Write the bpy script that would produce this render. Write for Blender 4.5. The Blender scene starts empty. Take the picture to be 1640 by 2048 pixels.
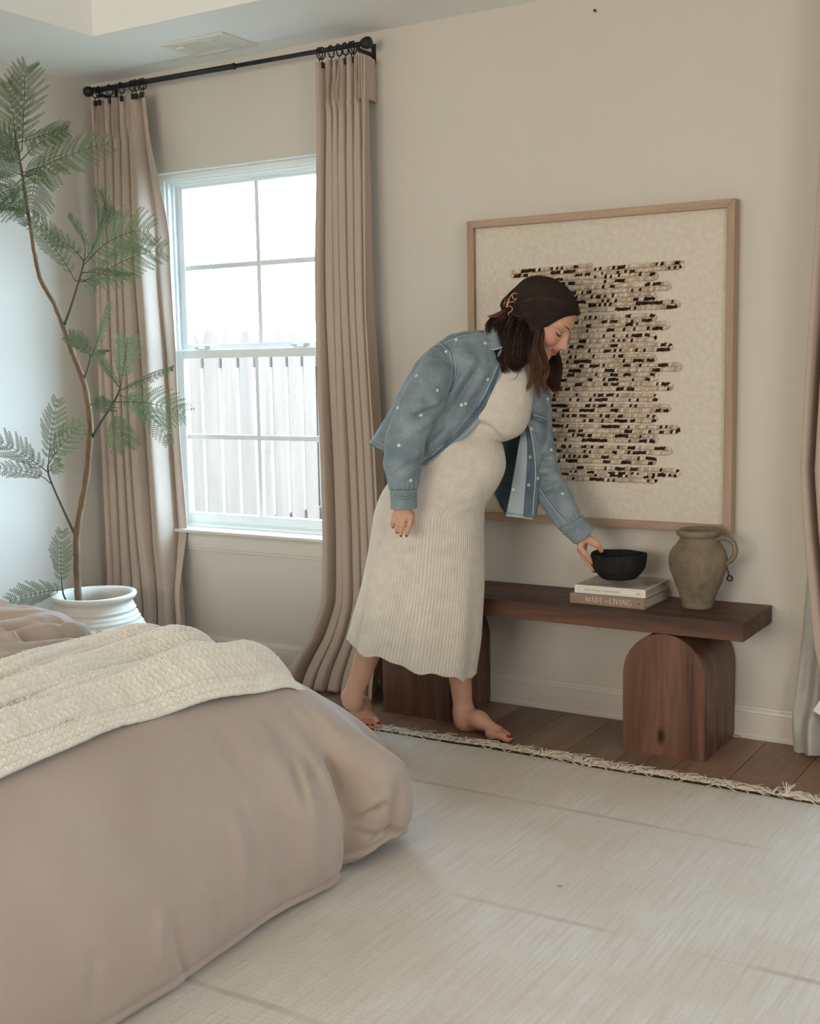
import bpy, bmesh, math, random
import numpy as np
from mathutils import Matrix, Vector

S = bpy.context.scene
COL = S.collection

# ------------------------------------------------------------------ camera
FPX, W, H = 2446.03, 1640, 2048
CR = np.array([[0.85137865, 0.52424939, -0.0178036],      # camera right
               [0.0482119, -0.11200266, -0.99253767],     # camera down
               [-0.52233132, 0.84416703, -0.12063173]])   # camera forward
CP = np.array([0.0, -3.93, 1.25])
cam = bpy.data.cameras.new('camera')
cam.sensor_fit = 'VERTICAL'
cam.sensor_height = 36.0
cam.sensor_width = 36.0
cam.lens = 36.0 * FPX / H
cam.clip_start = 0.05
cam.clip_end = 200
cam_o = bpy.data.objects.new('camera', cam)
COL.objects.link(cam_o)
cam_o.matrix_world = Matrix(((CR[0][0], -CR[1][0], -CR[2][0], CP[0]),
                             (CR[0][1], -CR[1][1], -CR[2][1], CP[1]),
                             (CR[0][2], -CR[1][2], -CR[2][2], CP[2]),
                             (0, 0, 0, 1)))
S.camera = cam_o

# ------------------------------------------------------------------ sky, lamps, exposure
wd = bpy.data.worlds.new('sky')
S.world = wd
wd.use_nodes = True
bg = wd.node_tree.nodes['Background']
bg.inputs[0].default_value = (0.54, 0.82, 1.06, 1)
bg.inputs[1].default_value = 22.0

def area_lamp(name, loc, target, sx, sy, power, color):
    l = bpy.data.lights.new(name, 'AREA')
    l.shape = 'RECTANGLE'
    l.size, l.size_y, l.energy, l.color = sx, sy, power, color
    o = bpy.data.objects.new(name, l)
    COL.objects.link(o)
    o.location = loc
    o.rotation_euler = (Vector(target) - Vector(loc)).to_track_quat('-Z', 'Y').to_euler()
    return o

# added fill lamps for unseen windows; the rear and right walls are solid
area_lamp('rear_fill_light', (-1.7, -6.9, 1.55), (-1.7, 0, 1.7), 2.6, 1.5, 104, (1.0, 0.92, 0.815))
area_lamp('right_fill_light', (1.75, -3.2, 1.5), (-2.0, -2.6, 0.6), 1.6, 1.5, 36, (0.93, 0.97, 1.0))

def portal(name, loc, target, sx, sy):
    o = area_lamp(name, loc, target, sx, sy, 1, (1, 1, 1))
    o.data.cycles.is_portal = True
    return o
portal('window_daylight', (-3.21, 0.2, 1.31), (-3.21, -1, 1.31), 0.98, 1.54)
portal('second_window_daylight', (-.12, 0.2, 1.31), (-.12, -1, 1.31), 0.5, 1.54)

S.view_settings.view_transform = 'Standard'
S.view_settings.look = 'None'
S.view_settings.gamma = 1.0
S.view_settings.use_curve_mapping = False
S.view_settings.exposure = 0.14
S.cycles.max_bounces = 10
S.cycles.diffuse_bounces = 6
S.cycles.transparent_max_bounces = 12
S.cycles.sample_clamp_indirect = 6.0
S.cycles.caustics_reflective = False
S.cycles.caustics_refractive = False
S.cycles.use_denoising = True

# ------------------------------------------------------------------ helpers
rng = np.random.default_rng(7)
random.seed(7)
PI = math.pi

def ray(px, py):
    return ((px - 820) / FPX) * CR[0] + ((py - 1024) / FPX) * CR[1] + CR[2]
def on_y(px, py, y):
    d = ray(px, py); return CP + d * ((y - CP[1]) / d[1])
def on_z(px, py, z):
    d = ray(px, py); return CP + d * ((z - CP[2]) / d[2])
def on_x(px, py, x):
    d = ray(px, py); return CP + d * ((x - CP[0]) / d[0])
def proj(P):
    q = (np.asarray(P) - CP) @ CR.T
    return np.stack([820 + FPX * q[..., 0] / q[..., 2], 1024 + FPX * q[..., 1] / q[..., 2]], -1)

def lin(r, g, b):
    f = lambda c: (c / 255 / 12.92) if c / 255 <= 0.04045 else ((c / 255 + 0.055) / 1.055) ** 2.4
    return (f(r), f(g), f(b), 1)

def mk(name, V, F, mat=None, parent=None, smooth=True, uv=None, col=None, mats=None, midx=None):
    V = np.asarray(V, dtype=np.float64)
    me = bpy.data.meshes.new(name)
    if isinstance(F, np.ndarray):
        n, k = F.shape
        me.vertices.add(len(V)); me.vertices.foreach_set('co', V.astype(np.float32).ravel())
        me.loops.add(n * k); me.loops.foreach_set('vertex_index', F.astype(np.int32).ravel())
        me.polygons.add(n)
        me.polygons.foreach_set('loop_start', (np.arange(n) * k).astype(np.int32))
        me.polygons.foreach_set('loop_total', np.full(n, k, np.int32))
        me.update(calc_edges=True)
    else:
        me.from_pydata([tuple(v) for v in V], [], [tuple(int(i) for i in f) for f in F])
    me.validate()
    me.update()
    if smooth:
        me.polygons.foreach_set('use_smooth', np.ones(len(me.polygons), bool))
    if uv is not None:
        li = np.zeros(len(me.loops), np.int32); me.loops.foreach_get('vertex_index', li)
        l = me.uv_layers.new(name='UVMap')
        l.data.foreach_set('uv', np.asarray(uv, np.float32)[li].ravel())
    if col is not None:
        a = me.color_attributes.new('tone', 'FLOAT_COLOR', 'POINT')
        c = np.ones((len(V), 4), np.float32); c[:, :3] = col
        a.data.foreach_set('color', c.ravel())
    if mats:
        for m in mats: me.materials.append(m)
        if midx is not None: me.polygons.foreach_set('material_index', np.asarray(midx, np.int32))
    elif mat: me.materials.append(mat)
    o = bpy.data.objects.new(name, me)
    COL.objects.link(o)
    if parent: o.parent = parent
    return o

def autosmooth(o, ang=35):
    me = o.data
    bm = bmesh.new(); bm.from_mesh(me)
    a = math.radians(ang)
    for e in bm.edges:
        e.smooth = (len(e.link_faces) == 2 and e.calc_face_angle(0) < a)
    for f in bm.faces: f.smooth = True
    bm.to_mesh(me); bm.free()
    return o

def empty(name, loc=(0, 0, 0), label=None, cat=None, group=None, rz=0):
    o = bpy.data.objects.new(name, None)
    o.empty_display_size = 0.05
    COL.objects.link(o)
    o.location = loc; o.rotation_euler = (0, 0, rz)
    tag(o, label, cat, group)
    return o
def tag(o, label=None, cat=None, group=None, kind=None):
    if label: o['label'] = label
    if cat: o['category'] = cat
    if group: o['group'] = group
    if kind: o['kind'] = kind
    return o
def struct(o):
    o['kind'] = 'structure'; return o

def grid(nu, nv, cu=False, cv=False):
    """quads of a grid of nu rows by nv columns (index = i*nv+j)"""
    i = np.arange(nu if cu else nu - 1)[:, None]; j = np.arange(nv if cv else nv - 1)[None, :]
    i2 = (i + 1) % nu; j2 = (j + 1) % nv
    return np.stack([i * nv + j, i * nv + j2, i2 * nv + j2, i2 * nv + j], -1).reshape(-1, 4)

def join(parts):
    Vs, Fs, n = [], [], 0
    for V, F in parts:
        Vs.append(np.asarray(V)); n0 = n; n += len(V)
        Fs += [tuple(int(i) + n0 for i in f) for f in F]
    return np.concatenate(Vs), Fs

def box(x0, x1, y0, y1, z0, z1, bev=0.0, seg=2):
    bm = bmesh.new()
    bmesh.ops.create_cube(bm, size=1)
    for v in bm.verts:
        v.co = ((x0 + x1) / 2 + v.co.x * (x1 - x0), (y0 + y1) / 2 + v.co.y * (y1 - y0), (z0 + z1) / 2 + v.co.z * (z1 - z0))
    if bev > 0:
        bmesh.ops.bevel(bm, geom=bm.edges[:], offset=bev, segments=seg, affect='EDGES', profile=0.5)
    bm.verts.index_update()
    V = np.array([v.co[:] for v in bm.verts]); F = [tuple(v.index for v in f.verts) for f in bm.faces]
    bm.free()
    return V, F

def unit(v):
    v = np.asarray(v, float); return v / (np.linalg.norm(v, axis=-1, keepdims=True) + 1e-12)

def frames(P, up=(0, 0, 1)):
    P = np.asarray(P, float)
    T = unit(np.gradient(P, axis=0))
    N = np.zeros_like(P)
    u = np.array(up, float)
    if abs(T[0] @ u) > 0.95: u = np.array([1.0, 0, 0])
    n = unit(u - T[0] * (u @ T[0]))
    for i in range(len(P)):
        n = unit(n - T[i] * (n @ T[i])); N[i] = n
    return T, N, np.cross(T, N)

def tube(P, R, k=8, cap=True, up=(0, 0, 1)):
    P = np.asarray(P, float); n = len(P)
    R = np.broadcast_to(np.asarray(R, float), (n,))
    T, N, B = frames(P, up)
    a = np.arange(k) * 2 * PI / k
    V = P[:, None] + R[:, None, None] * (np.cos(a)[None, :, None] * N[:, None] + np.sin(a)[None, :, None] * B[:, None])
    F = [tuple(f) for f in grid(n, k, False, True)]
    V = V.reshape(-1, 3)
    if cap:
        F.append(tuple(range(k))[::-1]); F.append(tuple((n - 1) * k + j for j in range(k)))
    return V, F

def lathe(prof, k=48, c=(0, 0, 0), closed=False):
    prof = np.asarray(prof, float)
    a = np.arange(k) * 2 * PI / k
    V = np.stack([prof[:, None, 0] * np.cos(a), prof[:, None, 0] * np.sin(a), np.broadcast_to(prof[:, None, 1], (len(prof), k))], -1)
    return V.reshape(-1, 3) + np.array(c), grid(len(prof), k, closed, True)

def spline(P, n, t=None):
    """Catmull-Rom through P sampled at n points (by chord length)"""
    P = np.asarray(P, float)
    if t is None:
        d = np.sqrt(np.linalg.norm(np.diff(P, axis=0), axis=1)) + 1e-9
        t = np.concatenate([[0], np.cumsum(d)])
    t = np.asarray(t, float)
    q = np.linspace(t[0], t[-1], n) if np.isscalar(n) else np.asarray(n)
    m = np.zeros_like(P)
    dt = np.diff(t)[:, None]; s = np.diff(P, axis=0) / dt
    m[1:-1] = (s[:-1] * dt[1:] + s[1:] * dt[:-1]) / (dt[1:] + dt[:-1]); m[0] = s[0]; m[-1] = s[-1]
    i = np.clip(np.searchsorted(t, q, side='right') - 1, 0, len(t) - 2)
    h = (t[i + 1] - t[i])[:, None]; u = ((q - t[i])[:, None]) / h
    return ((2 * u**3 - 3 * u**2 + 1) * P[i] + (u**3 - 2 * u**2 + u) * h * m[i]
            + (-2 * u**3 + 3 * u**2) * P[i + 1] + (u**3 - u**2) * h * m[i + 1])

def vnoise(P, seed=0):
    """smooth value noise, about -1..1"""
    P = np.asarray(P, float)
    i = np.floor(P).astype(np.int64); f = P - i; f = f * f * (3 - 2 * f)
    def h(a):
        n = (a[..., 0] * 73856093) ^ (a[..., 1] * 19349663) ^ (a[..., 2] * 83492791) ^ (seed * 2654435)
        n = (n ^ (n >> 13)) * 1274126177 & 0x7fffffff
        return ((n ^ (n >> 16)) & 0xffff) / 32767.5 - 1
    r = 0
    for dx in (0, 1):
        for dy in (0, 1):
            for dz in (0, 1):
                w = (f[..., 0] if dx else 1 - f[..., 0]) * (f[..., 1] if dy else 1 - f[..., 1]) * (f[..., 2] if dz else 1 - f[..., 2])
                r = r + w * h(i + np.array([dx, dy, dz]))
    return r
def sstep(a, b, x):
    t = np.clip((np.asarray(x, float) - a) / (b - a), 0, 1); return t * t * (3 - 2 * t)
def normals(V, nu, nv, cv=False):
    G = V.reshape(nu, nv, 3)
    du = np.gradient(G, axis=0)
    if cv: dv = (np.roll(G, -1, 1) - np.roll(G, 1, 1)) / 2
    else: dv = np.gradient(G, axis=1)
    return unit(np.cross(dv, du)).reshape(-1, 3)

# ------------------------------------------------------------------ materials
class NT:
    def __init__(s, name):
        s.m = bpy.data.materials.new(name); s.m.use_nodes = True
        s.t = s.m.node_tree; s.b = s.t.nodes['Principled BSDF']; s.out = s.t.nodes['Material Output']
    def n(s, kind, **kw):
        x = s.t.nodes.new(kind)
        for k, v in kw.items(): setattr(x, k, v)
        return x
    def l(s, a, b): s.t.links.new(a, b)
    def coord(s, which='Object', scale=(1, 1, 1), rot=(0, 0, 0)):
        c = s.n('ShaderNodeTexCoord'); mp = s.n('ShaderNodeMapping')
        mp.inputs['Scale'].default_value = scale; mp.inputs['Rotation'].default_value = rot
        s.l(c.outputs[which], mp.inputs[0]); return mp.outputs[0]
    def noise(s, vec, scale, detail=4, rough=0.55, dist=0):
        x = s.n('ShaderNodeTexNoise'); x.inputs['Scale'].default_value = scale; x.inputs['Detail'].default_value = detail
        x.inputs['Roughness'].default_value = rough; x.inputs['Distortion'].default_value = dist
        s.l(vec, x.inputs['Vector']); return x.outputs['Fac']
    def wave(s, vec, scale, dist=0, dscale=1, direction='X', typ='BANDS', prof='SIN'):
        x = s.n('ShaderNodeTexWave'); x.wave_type = typ; x.wave_profile = prof
        if typ == 'BANDS': x.bands_direction = direction
        x.inputs['Scale'].default_value = scale; x.inputs['Distortion'].default_value = dist
        x.inputs['Detail Scale'].default_value = dscale
        s.l(vec, x.inputs['Vector']); return x.outputs['Fac']
    def ramp(s, fac, stops):
        x = s.n('ShaderNodeValToRGB'); e = x.color_ramp.elements
        while len(e) > 1: e.remove(e[-1])
        e[0].position = stops[0][0]; e[0].color = stops[0][1]
        for p, c in stops[1:]:
            q = e.new(p); q.color = c
        s.l(fac, x.inputs[0]); return x.outputs[0]
    def mix(s, fac, a, b, typ='MIX'):
        x = s.n('ShaderNodeMix'); x.data_type = 'RGBA'; x.blend_type = typ
        for v, i in ((fac, 0), (a, 6), (b, 7)):
            if isinstance(v, (int, float)): x.inputs[i].default_value = v
            elif isinstance(v, tuple): x.inputs[i].default_value = v
            else: s.l(v, x.inputs[i])
        return x.outputs[2]
    def math(s, op, a, b=0.5):
        x = s.n('ShaderNodeMath'); x.operation = op
        for v, i in ((a, 0), (b, 1)):
            if isinstance(v, (int, float)): x.inputs[i].default_value = v
            else: s.l(v, x.inputs[i])
        return x.outputs[0]
    def bump(s, h, strength=0.3, dist=0.002, chain=None):
        x = s.n('ShaderNodeBump'); x.inputs['Strength'].default_value = strength; x.inputs['Distance'].default_value = dist
        s.l(h, x.inputs['Height'])
        if chain is not None: s.l(chain, x.inputs['Normal'])
        return x.outputs['Normal']
    def set(s, color=None, rough=None, normal=None, spec=None, sheen=None, metal=None, sss=None, transl=None):
        b = s.b
        if color is not None:
            if isinstance(color, tuple): b.inputs['Base Color'].default_value = color
            else: s.l(color, b.inputs['Base Color'])
        if rough is not None:
            if isinstance(rough, (int, float)): b.inputs['Roughness'].default_value = rough
            else: s.l(rough, b.inputs['Roughness'])
        if normal is not None: s.l(normal, b.inputs['Normal'])
        if spec is not None: b.inputs['Specular IOR Level'].default_value = spec
        if sheen is not None: b.inputs['Sheen Weight'].default_value = sheen
        if metal is not None: b.inputs['Metallic'].default_value = metal
        if sss is not None:
            b.inputs['Subsurface Weight'].default_value = sss[0]; b.inputs['Subsurface Radius'].default_value = sss[1]
            b.inputs['Subsurface Scale'].default_value = sss[2]
        if transl is not None:
            t = s.n('ShaderNodeBsdfTranslucent'); mx = s.n('ShaderNodeMixShader'); mx.inputs[0].default_value = transl[0]
            if isinstance(transl[1], tuple): t.inputs[0].default_value = transl[1]
            else: s.l(transl[1], t.inputs[0])
            s.l(b.outputs[0], mx.inputs[1]); s.l(t.outputs[0], mx.inputs[2]); s.l(mx.outputs[0], s.out.inputs[0])
        return s.m

def plain(name, c, rough=0.5, var=0.06, vs=8, bump=0.0, bs=60, spec=0.5, metal=0, sheen=None):
    n = NT(name); v = n.coord('Object')
    f = n.noise(v, vs)
    lo = tuple(x * (1 - var) for x in c[:3]) + (1,); hi = tuple(min(1, x * (1 + var)) for x in c[:3]) + (1,)
    colr = n.ramp(f, [(0.3, lo), (0.7, hi)])
    nm = n.bump(n.noise(v, bs, 3), bump, 0.003) if bump else None
    return n.set(colr, rough, nm, spec, sheen, metal)

def wood(name, cols, axis='X', scale=1.0, rough=0.5, knots=False, per_obj=0.0, ring=26, bump=0.15):
    """cols: dark to light; grain runs along axis"""
    n = NT(name)
    st = {'X': (0.22, 3, 3), 'Y': (3, 0.22, 3), 'Z': (3, 3, 0.22)}[axis]
    v = n.coord('Object', tuple(s * scale for s in st))
    if per_obj:
        oi = n.n('ShaderNodeObjectInfo'); cmb = n.n('ShaderNodeVectorMath'); cmb.operation = 'ADD'
        sc = n.n('ShaderNodeVectorMath'); sc.operation = 'SCALE'; sc.inputs['Scale'].default_value = 37.0
        x = n.n('ShaderNodeCombineXYZ')
        n.l(oi.outputs['Random'], x.inputs[0]); n.l(oi.outputs['Random'], x.inputs[1]); n.l(oi.outputs['Random'], x.inputs[2])
        n.l(x.outputs[0], sc.inputs[0]); n.l(v, cmb.inputs[0]); n.l(sc.outputs[0], cmb.inputs[1]); v = cmb.outputs[0]
    f1 = n.noise(v, 2.2, 5, 0.6, 1.2)
    f2 = n.noise(v, ring, 4, 0.6, 0.6)
    f = n.math('ADD', n.math('MULTIPLY', f1, 0.75), n.math('MULTIPLY', f2, 0.25))
    k = len(cols)
    c = n.ramp(f, [(0.32 + 0.36 * i / (k - 1), cols[i]) for i in range(k)])
    if per_obj:
        hs = n.n('ShaderNodeHueSaturation'); mr = n.n('ShaderNodeMapRange')
        mr.inputs['To Min'].default_value = 1 - per_obj; mr.inputs['To Max'].default_value = 1 + per_obj
        n.l(oi.outputs['Random'], mr.inputs[0]); n.l(mr.outputs[0], hs.inputs['Value']); n.l(c, hs.inputs['Color']); c = hs.outputs[0]
    if knots:
        vs = n.coord('Object', {'X': (2.2, 5.5, 5.5), 'Y': (5.5, 2.2, 5.5), 'Z': (5.5, 5.5, 2.6)}[axis])
        vo = n.n('ShaderNodeTexVoronoi'); vo.inputs['Scale'].default_value = 1.6; n.l(vs, vo.inputs['Vector'])
        kf = n.ramp(vo.outputs['Distance'], [(0.06, (1, 1, 1, 1)), (0.15, (0, 0, 0, 1))])
        c = n.mix(n.math('MULTIPLY', kf, 0.85), c, tuple(x * 0.22 for x in cols[0][:3]) + (1,))
    nm = n.bump(f2, bump, 0.002)
    return n.set(c, rough, nm, 0.4)

def cloth(name, c, rough=0.9, thread=900, var=0.1, bump=0.25, transl=None, coords='UV', sheen=0.1, big=0.0):
    n = NT(name); v = n.coord(coords)
    w1 = n.wave(v, thread * 0.314, 0.6, 2, 'X'); w2 = n.wave(v, thread * 0.314, 0.6, 2, 'Y')
    f = n.math('MULTIPLY', w1, w2)
    slub = n.noise(n.coord(coords, (1, 14, 1)), 24, 3)
    lo = tuple(x * (1 - var) for x in c[:3]) + (1,); hi = tuple(min(1, x * (1 + var)) for x in c[:3]) + (1,)
    colr = n.ramp(slub, [(0.35, lo), (0.65, hi)])
    nm = n.bump(f, bump, 0.0012)
    if big: nm = n.bump(n.noise(n.coord('Object'), 9, 4, 0.6, 0.8), big, 0.02, nm)
    return n.set(colr, rough, nm, 0.2, sheen, transl=(transl, colr) if transl else None)
# ================================================================== THE ROOM
WALL = plain('wall_paint', lin(211, 204, 193), 0.75, 0.015, 2, 0.12, 240, 0.25)
CEIL = plain('ceiling_paint', lin(240, 239, 234), 0.85, 0.012, 2, 0.35, 130, 0.2)
TRIM = plain('trim_paint', lin(216, 209, 198), 0.4, 0.01, 3)
VINYL = plain('white_vinyl', lin(232, 236, 236), 0.35, 0.01, 3)
XL, XR, YR, ZC = -4.012, 1.9, -7.1, 2.465
WX0, WX1, WZ0, WZ1 = -3.68, -2.74, 0.565, 2.056      # window opening in the wall
SX0, SX1 = -0.36, 0.12                                # second window, beyond the frame

def wall_panels(name, rects, axis, c0, c1, mat):
    """solid wall made of boxes around its openings; axis 'y': faces y"""
    ps = []
    for a0, a1, z0, z1 in rects:
        ps.append(box(a0, a1, c0, c1, z0, z1) if axis == 'y' else box(c0, c1, a0, a1, z0, z1))
    V, F = join(ps)
    return struct(mk(name, V, F, mat, smooth=False))
ZT = 2.75
wall_panels('wall_back', [(XL - .14, WX0, -.12, ZT), (WX0, WX1, -.12, WZ0 - .014), (WX0, WX1, WZ1, ZT), (WX1, SX0, -.12, ZT),
                          (SX0, SX1, -.12, .565), (SX0, SX1, WZ1, ZT), (SX1, XR + .14, -.12, ZT)], 'y', 0.0, 0.14, WALL)
wall_panels('wall_left', [(YR, 0.0, -.12, ZT)], 'x', XL - .14, XL, WALL)
wall_panels('wall_right', [(YR, 0.0, -.12, ZT)], 'x', XR, XR + .14, WALL)
wall_panels('wall_rear', [(XL - .14, XR + .14, -.12, ZT)], 'y', YR - .14, YR, WALL)

# ceiling: a flat border around a raised tray
TX0, TX1, TY0, TY1, TH = -3.426, 1.2, -6.4, -0.548, 0.2
V, F = join([box(XL, TX0, YR, 0, ZC, ZT), box(TX1, XR, YR, 0, ZC, ZT), box(TX0, TX1, TY1, 0, ZC, ZT), box(TX0, TX1, YR, TY0, ZC, ZT),
             box(TX0, TX1, TY0, TY1, ZC + TH, ZT)])
struct(mk('ceiling', V, F, CEIL, smooth=False))

# ceiling air vent with its damper slots
VW = plain('vent_enamel', lin(222, 218, 206), 0.45, 0.01)
DARK = plain('vent_dark', lin(38, 36, 33), 0.8)
vent = empty('ceiling_vent', (-3.155, -0.218, ZC), 'square white ceiling air vent with open louvre slots above the curtain rod', 'vent')
x0, x1, y0, y1 = -.152, .152, -.106, .106
V, F = join([box(x0, x1, y0, y0 + .028, -.008, 0, .002), box(x0, x1, y1 - .028, y1, -.008, 0, .002), box(x0, x0 + .028, y0 + .028, y1 - .028, -.008, 0, .002),
             box(x1 - .028, x1, y0 + .028, y1 - .028, -.008, 0, .002)])
mk('frame', V, F, VW, vent, smooth=False)
mk('plate', *box(x0 + .028, x1 - .088, y0 + .028, y1 - .028, -.005, -.001, .001), VW, vent, smooth=False)
mk('slot_back', *box(x1 - .088, x1 - .028, y0 + .028, y1 - .028, -.003, -.001), DARK, vent, smooth=False)
sl = None
for i in range(4):
    V, F = box(-.0016, .0016, y0 + .03, y1 - .03, -.009, .009)
    a = .75; R2 = np.array([[math.cos(a), 0, math.sin(a)], [0, 1, 0], [-math.sin(a), 0, math.cos(a)]])
    if sl is None:
        sl = mk('slat', V @ R2.T, F, VW, vent, smooth=False); o = sl
    else:
        o = sl.copy(); COL.objects.link(o)
    o.location = (x1 - .080 + i * .0150, 0, -.007)
for i in range(14):
    V, F = box(x0 + .045 + i * .009, x0 + .0475 + i * .009, y0 + .04, y1 - .04, -.0065, -.004)
    mk('rib', V, F, VW, vent, smooth=False)
V, F = join([box(x0 + .03, x0 + .07, y0 + .055, y0 + .061, -.014, -.004, .001), box(x0 + .062, x0 + .072, y0 + .05, y0 + .068, -.016, -.006, .002)])
mk('lever', V, F, VW, vent, smooth=False)

# floor: slab + boards, each one its own piece
BOARD = wood('floor_oak', [lin(104, 78, 62), lin(132, 104, 86), lin(150, 122, 102)], 'Y', 1.0, 0.42, per_obj=0.13, bump=0.12)
SLAB = plain('floor_under', lin(70, 52, 42), 0.7)
fl = struct(mk('floor', *box(XL, XR, YR, 0, -.12, -.004), SLAB, smooth=False))
bw = 0.178
ends = {}
k = 0
x = XL - 0.075
r2 = random.Random(3)
while x < 0.3:
    cuts = [0.0]
    y = -r2.uniform(.12, .9)
    if abs(x + 1.08) < .1: y = -.375
    while y > -1.25:
        cuts.append(y); y -= r2.uniform(.9, 1.5)
    cuts.append(-1.3)
    for a, b in zip(cuts[:-1], cuts[1:]):
        xa, xb = max(x, XL) + .0009, x + bw - .0009
        if xb - xa > .02:
            V, F = box(xa, xb, b + .0009, a - .0009, -.0045, 0, .0012, 1)
            mk('plank', V, F, BOARD, fl, smooth=False)
    x += bw

# baseboards with a moulded top and a shoe
def baseboard(name, p0, p1, nrm):
    prof = [(0, 0), (.019, 0), (.019, .012), (.0165, .017), (.0150, .018), (.0150, .079), (.0125, .081), (.0125, .085), (.0145, .088), (.0125, .096), (.008, .101), (.006, .107), (0, .108)]
    p0, p1, nrm = map(lambda a: np.array(a, float), (p0, p1, nrm))
    V = np.array([p + nrm * a + np.array([0, 0, b]) for p in (p0, p1) for a, b in prof])
    k = len(prof)
    F = [(i, i + 1, k + i + 1, k + i) for i in range(k - 1)]
    if np.cross(p1 - p0, nrm)[2] > 0: F = [f[::-1] for f in F]
    o = mk(name, V, F, TRIM, smooth=False)
    return struct(o)
baseboard('baseboard_back', (XL, 0, 0), (XR, 0, 0), (0, -1, 0))
baseboard('baseboard_left', (XL, 0, 0), (XL, YR, 0), (1, 0, 0))

# ------------------------------------------------------------------ window 1
GLASS = NT('window_glass')
tr = GLASS.n('ShaderNodeBsdfTransparent'); gl = GLASS.n('ShaderNodeBsdfGlossy'); gl.inputs['Roughness'].default_value = .02
fr = GLASS.n('ShaderNodeLayerWeight'); fr.inputs[0].default_value = .5
fp = GLASS.math('MULTIPLY_ADD', GLASS.math('POWER', fr.outputs['Facing'], 5.0), .6); fp.node.inputs[2].default_value = .035
mx = GLASS.n('ShaderNodeMixShader'); GLASS.l(fp, mx.inputs[0]); GLASS.l(tr.outputs[0], mx.inputs[1]); GLASS.l(gl.outputs[0], mx.inputs[2])
GLASS.l(mx.outputs[0], GLASS.out.inputs[0]); GLASS = GLASS.m
METAL = plain('window_latch', lin(222, 224, 224), 0.35, 0.01)

win = empty('window_1', (0, 0, 0)); win['kind'] = 'structure'
win['label'] = 'white double hung window between the two beige curtains'
def rectframe(x0, x1, z0, z1, t, y0, y1, b=.002, tb=None, tt=None):
    tb = tb or t; tt = tt or t
    return join([box(x0, x0 + t, y0, y1, z0, z1, b), box(x1 - t, x1, y0, y1, z0, z1, b),
                 box(x0 + t, x1 - t, y0, y1, z0, z0 + tb, b), box(x0 + t, x1 - t, y0, y1, z1 - tt, z1, b)])
# outer frame with two stepped stops
ps = [rectframe(WX0, WX1, WZ0, WZ1, .022, .050, .14, .002, .012), rectframe(WX0 + .018, WX1 - .018, WZ0, WZ1 - .018, .014, .062, .14, .0015, .02),
      rectframe(WX0 + .03, WX1 - .03, WZ0 + .01, WZ1 - .03, .012, .082, .14, .0015, .02)]
V, F = join(ps); mk('frame', V, F, VINYL, win, smooth=False)
def sash(name, x0, x1, z0, z1, y, t, tb, tt, gx, gz, d=.032):
    o = mk(name, *rectframe(x0, x1, z0, z1, t, y, y + d, .003, tb, tt), VINYL, win, smooth=False)
    g0, g1, h0, h1 = x0 + t, x1 - t, z0 + tb, z1 - tt
    xs = [g0] + gx + [g1]; zs = [h0] + gz + [h1]
    m = .0105
    for q in gx: mk('muntin', *box(q - m, q + m, y + .008, y + .024, h0, h1, .002), VINYL, o, smooth=False)
    for q in gz:
        for i in range(len(xs) - 1): mk('muntin', *box(xs[i] + (m if i else 0), xs[i + 1] - (m if i < len(xs) - 2 else 0), y + .009, y + .023, q - m, q + m, .002), VINYL, o, smooth=False)
    for i in range(len(xs) - 1):
        for j in range(len(zs) - 1):
            a0 = xs[i] + (m if i else 0); a1 = xs[i + 1] - (m if i < len(xs) - 2 else 0)
            b0 = zs[j] + (m if j else 0); b1 = zs[j + 1] - (m if j < len(zs) - 2 else 0)
            mk('pane', *box(a0, a1, y + .0145, y + .0175, b0, b1), GLASS, o, smooth=False)
    return o
up = sash('upper_sash', WX0 + .042, WX1 - .042, 1.322, WZ1 - .04, .100, .034, .024, .016, [-3.21], [1.671])
lo = sash('lower_sash', WX0 + .030, WX1 - .030, .578, 1.322, .066, .048, .046, .036, [-3.21], [.953])
for q in (-3.50, -2.98):
    V, F = join([box(q - .035, q + .035, .070, .094, 1.322, 1.328, .002), box(q - .05, q - .018, .074, .088, 1.328, 1.338, .003), box(q + .012, q + .045, .072, .092, 1.328, 1.341, .003)])
    mk('sash_lock', V, F, METAL, win, smooth=False)
V, F = join([box(-3.19, -3.075, .094, .1, 2.008, 2.014, .001), box(-3.20, -3.185, .09, .1, 2.003, 2.018, .002), box(-3.09, -3.068, .088, .1, 2.0, 2.019, .003)])
mk('sash_latch', V, F, METAL, win, smooth=False)
# stool and apron
st = struct(mk('trim_1', *box(WX0 - .0, WX1 + .06, -.042, .066, .551, .5655, .004), TRIM, smooth=False))
prof = [(0, 0), (.010, .002), (.011, .006), (.008, .010), (.012, .014), (.014, .030), (.014, .062), (.011, .066), (.016, .075), (.016, .079), (0, .079)]
V = np.array([(xx, -a, .4725 + b) for xx in (WX0 + .028, WX1 + .05) for a, b in prof]); k = len(prof)
F = [(i, i + 1, k + i + 1, k + i) for i in range(k - 1)] + [tuple(range(k))[::-1], tuple(range(k, 2 * k))]
struct(mk('trim_2', V, F, TRIM, smooth=False))
# second window of this wall, just past the frame edge
w2 = empty('window_2', (0, 0, 0)); w2['kind'] = 'structure'
mk('frame', *rectframe(SX0, SX1, .565, WZ1, .05, .06, .13, .002), VINYL, w2, smooth=False)
mk('pane', *box(SX0 + .05, SX1 - .05, .09, .094, .62, 2.0), GLASS, w2, smooth=False)

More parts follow.
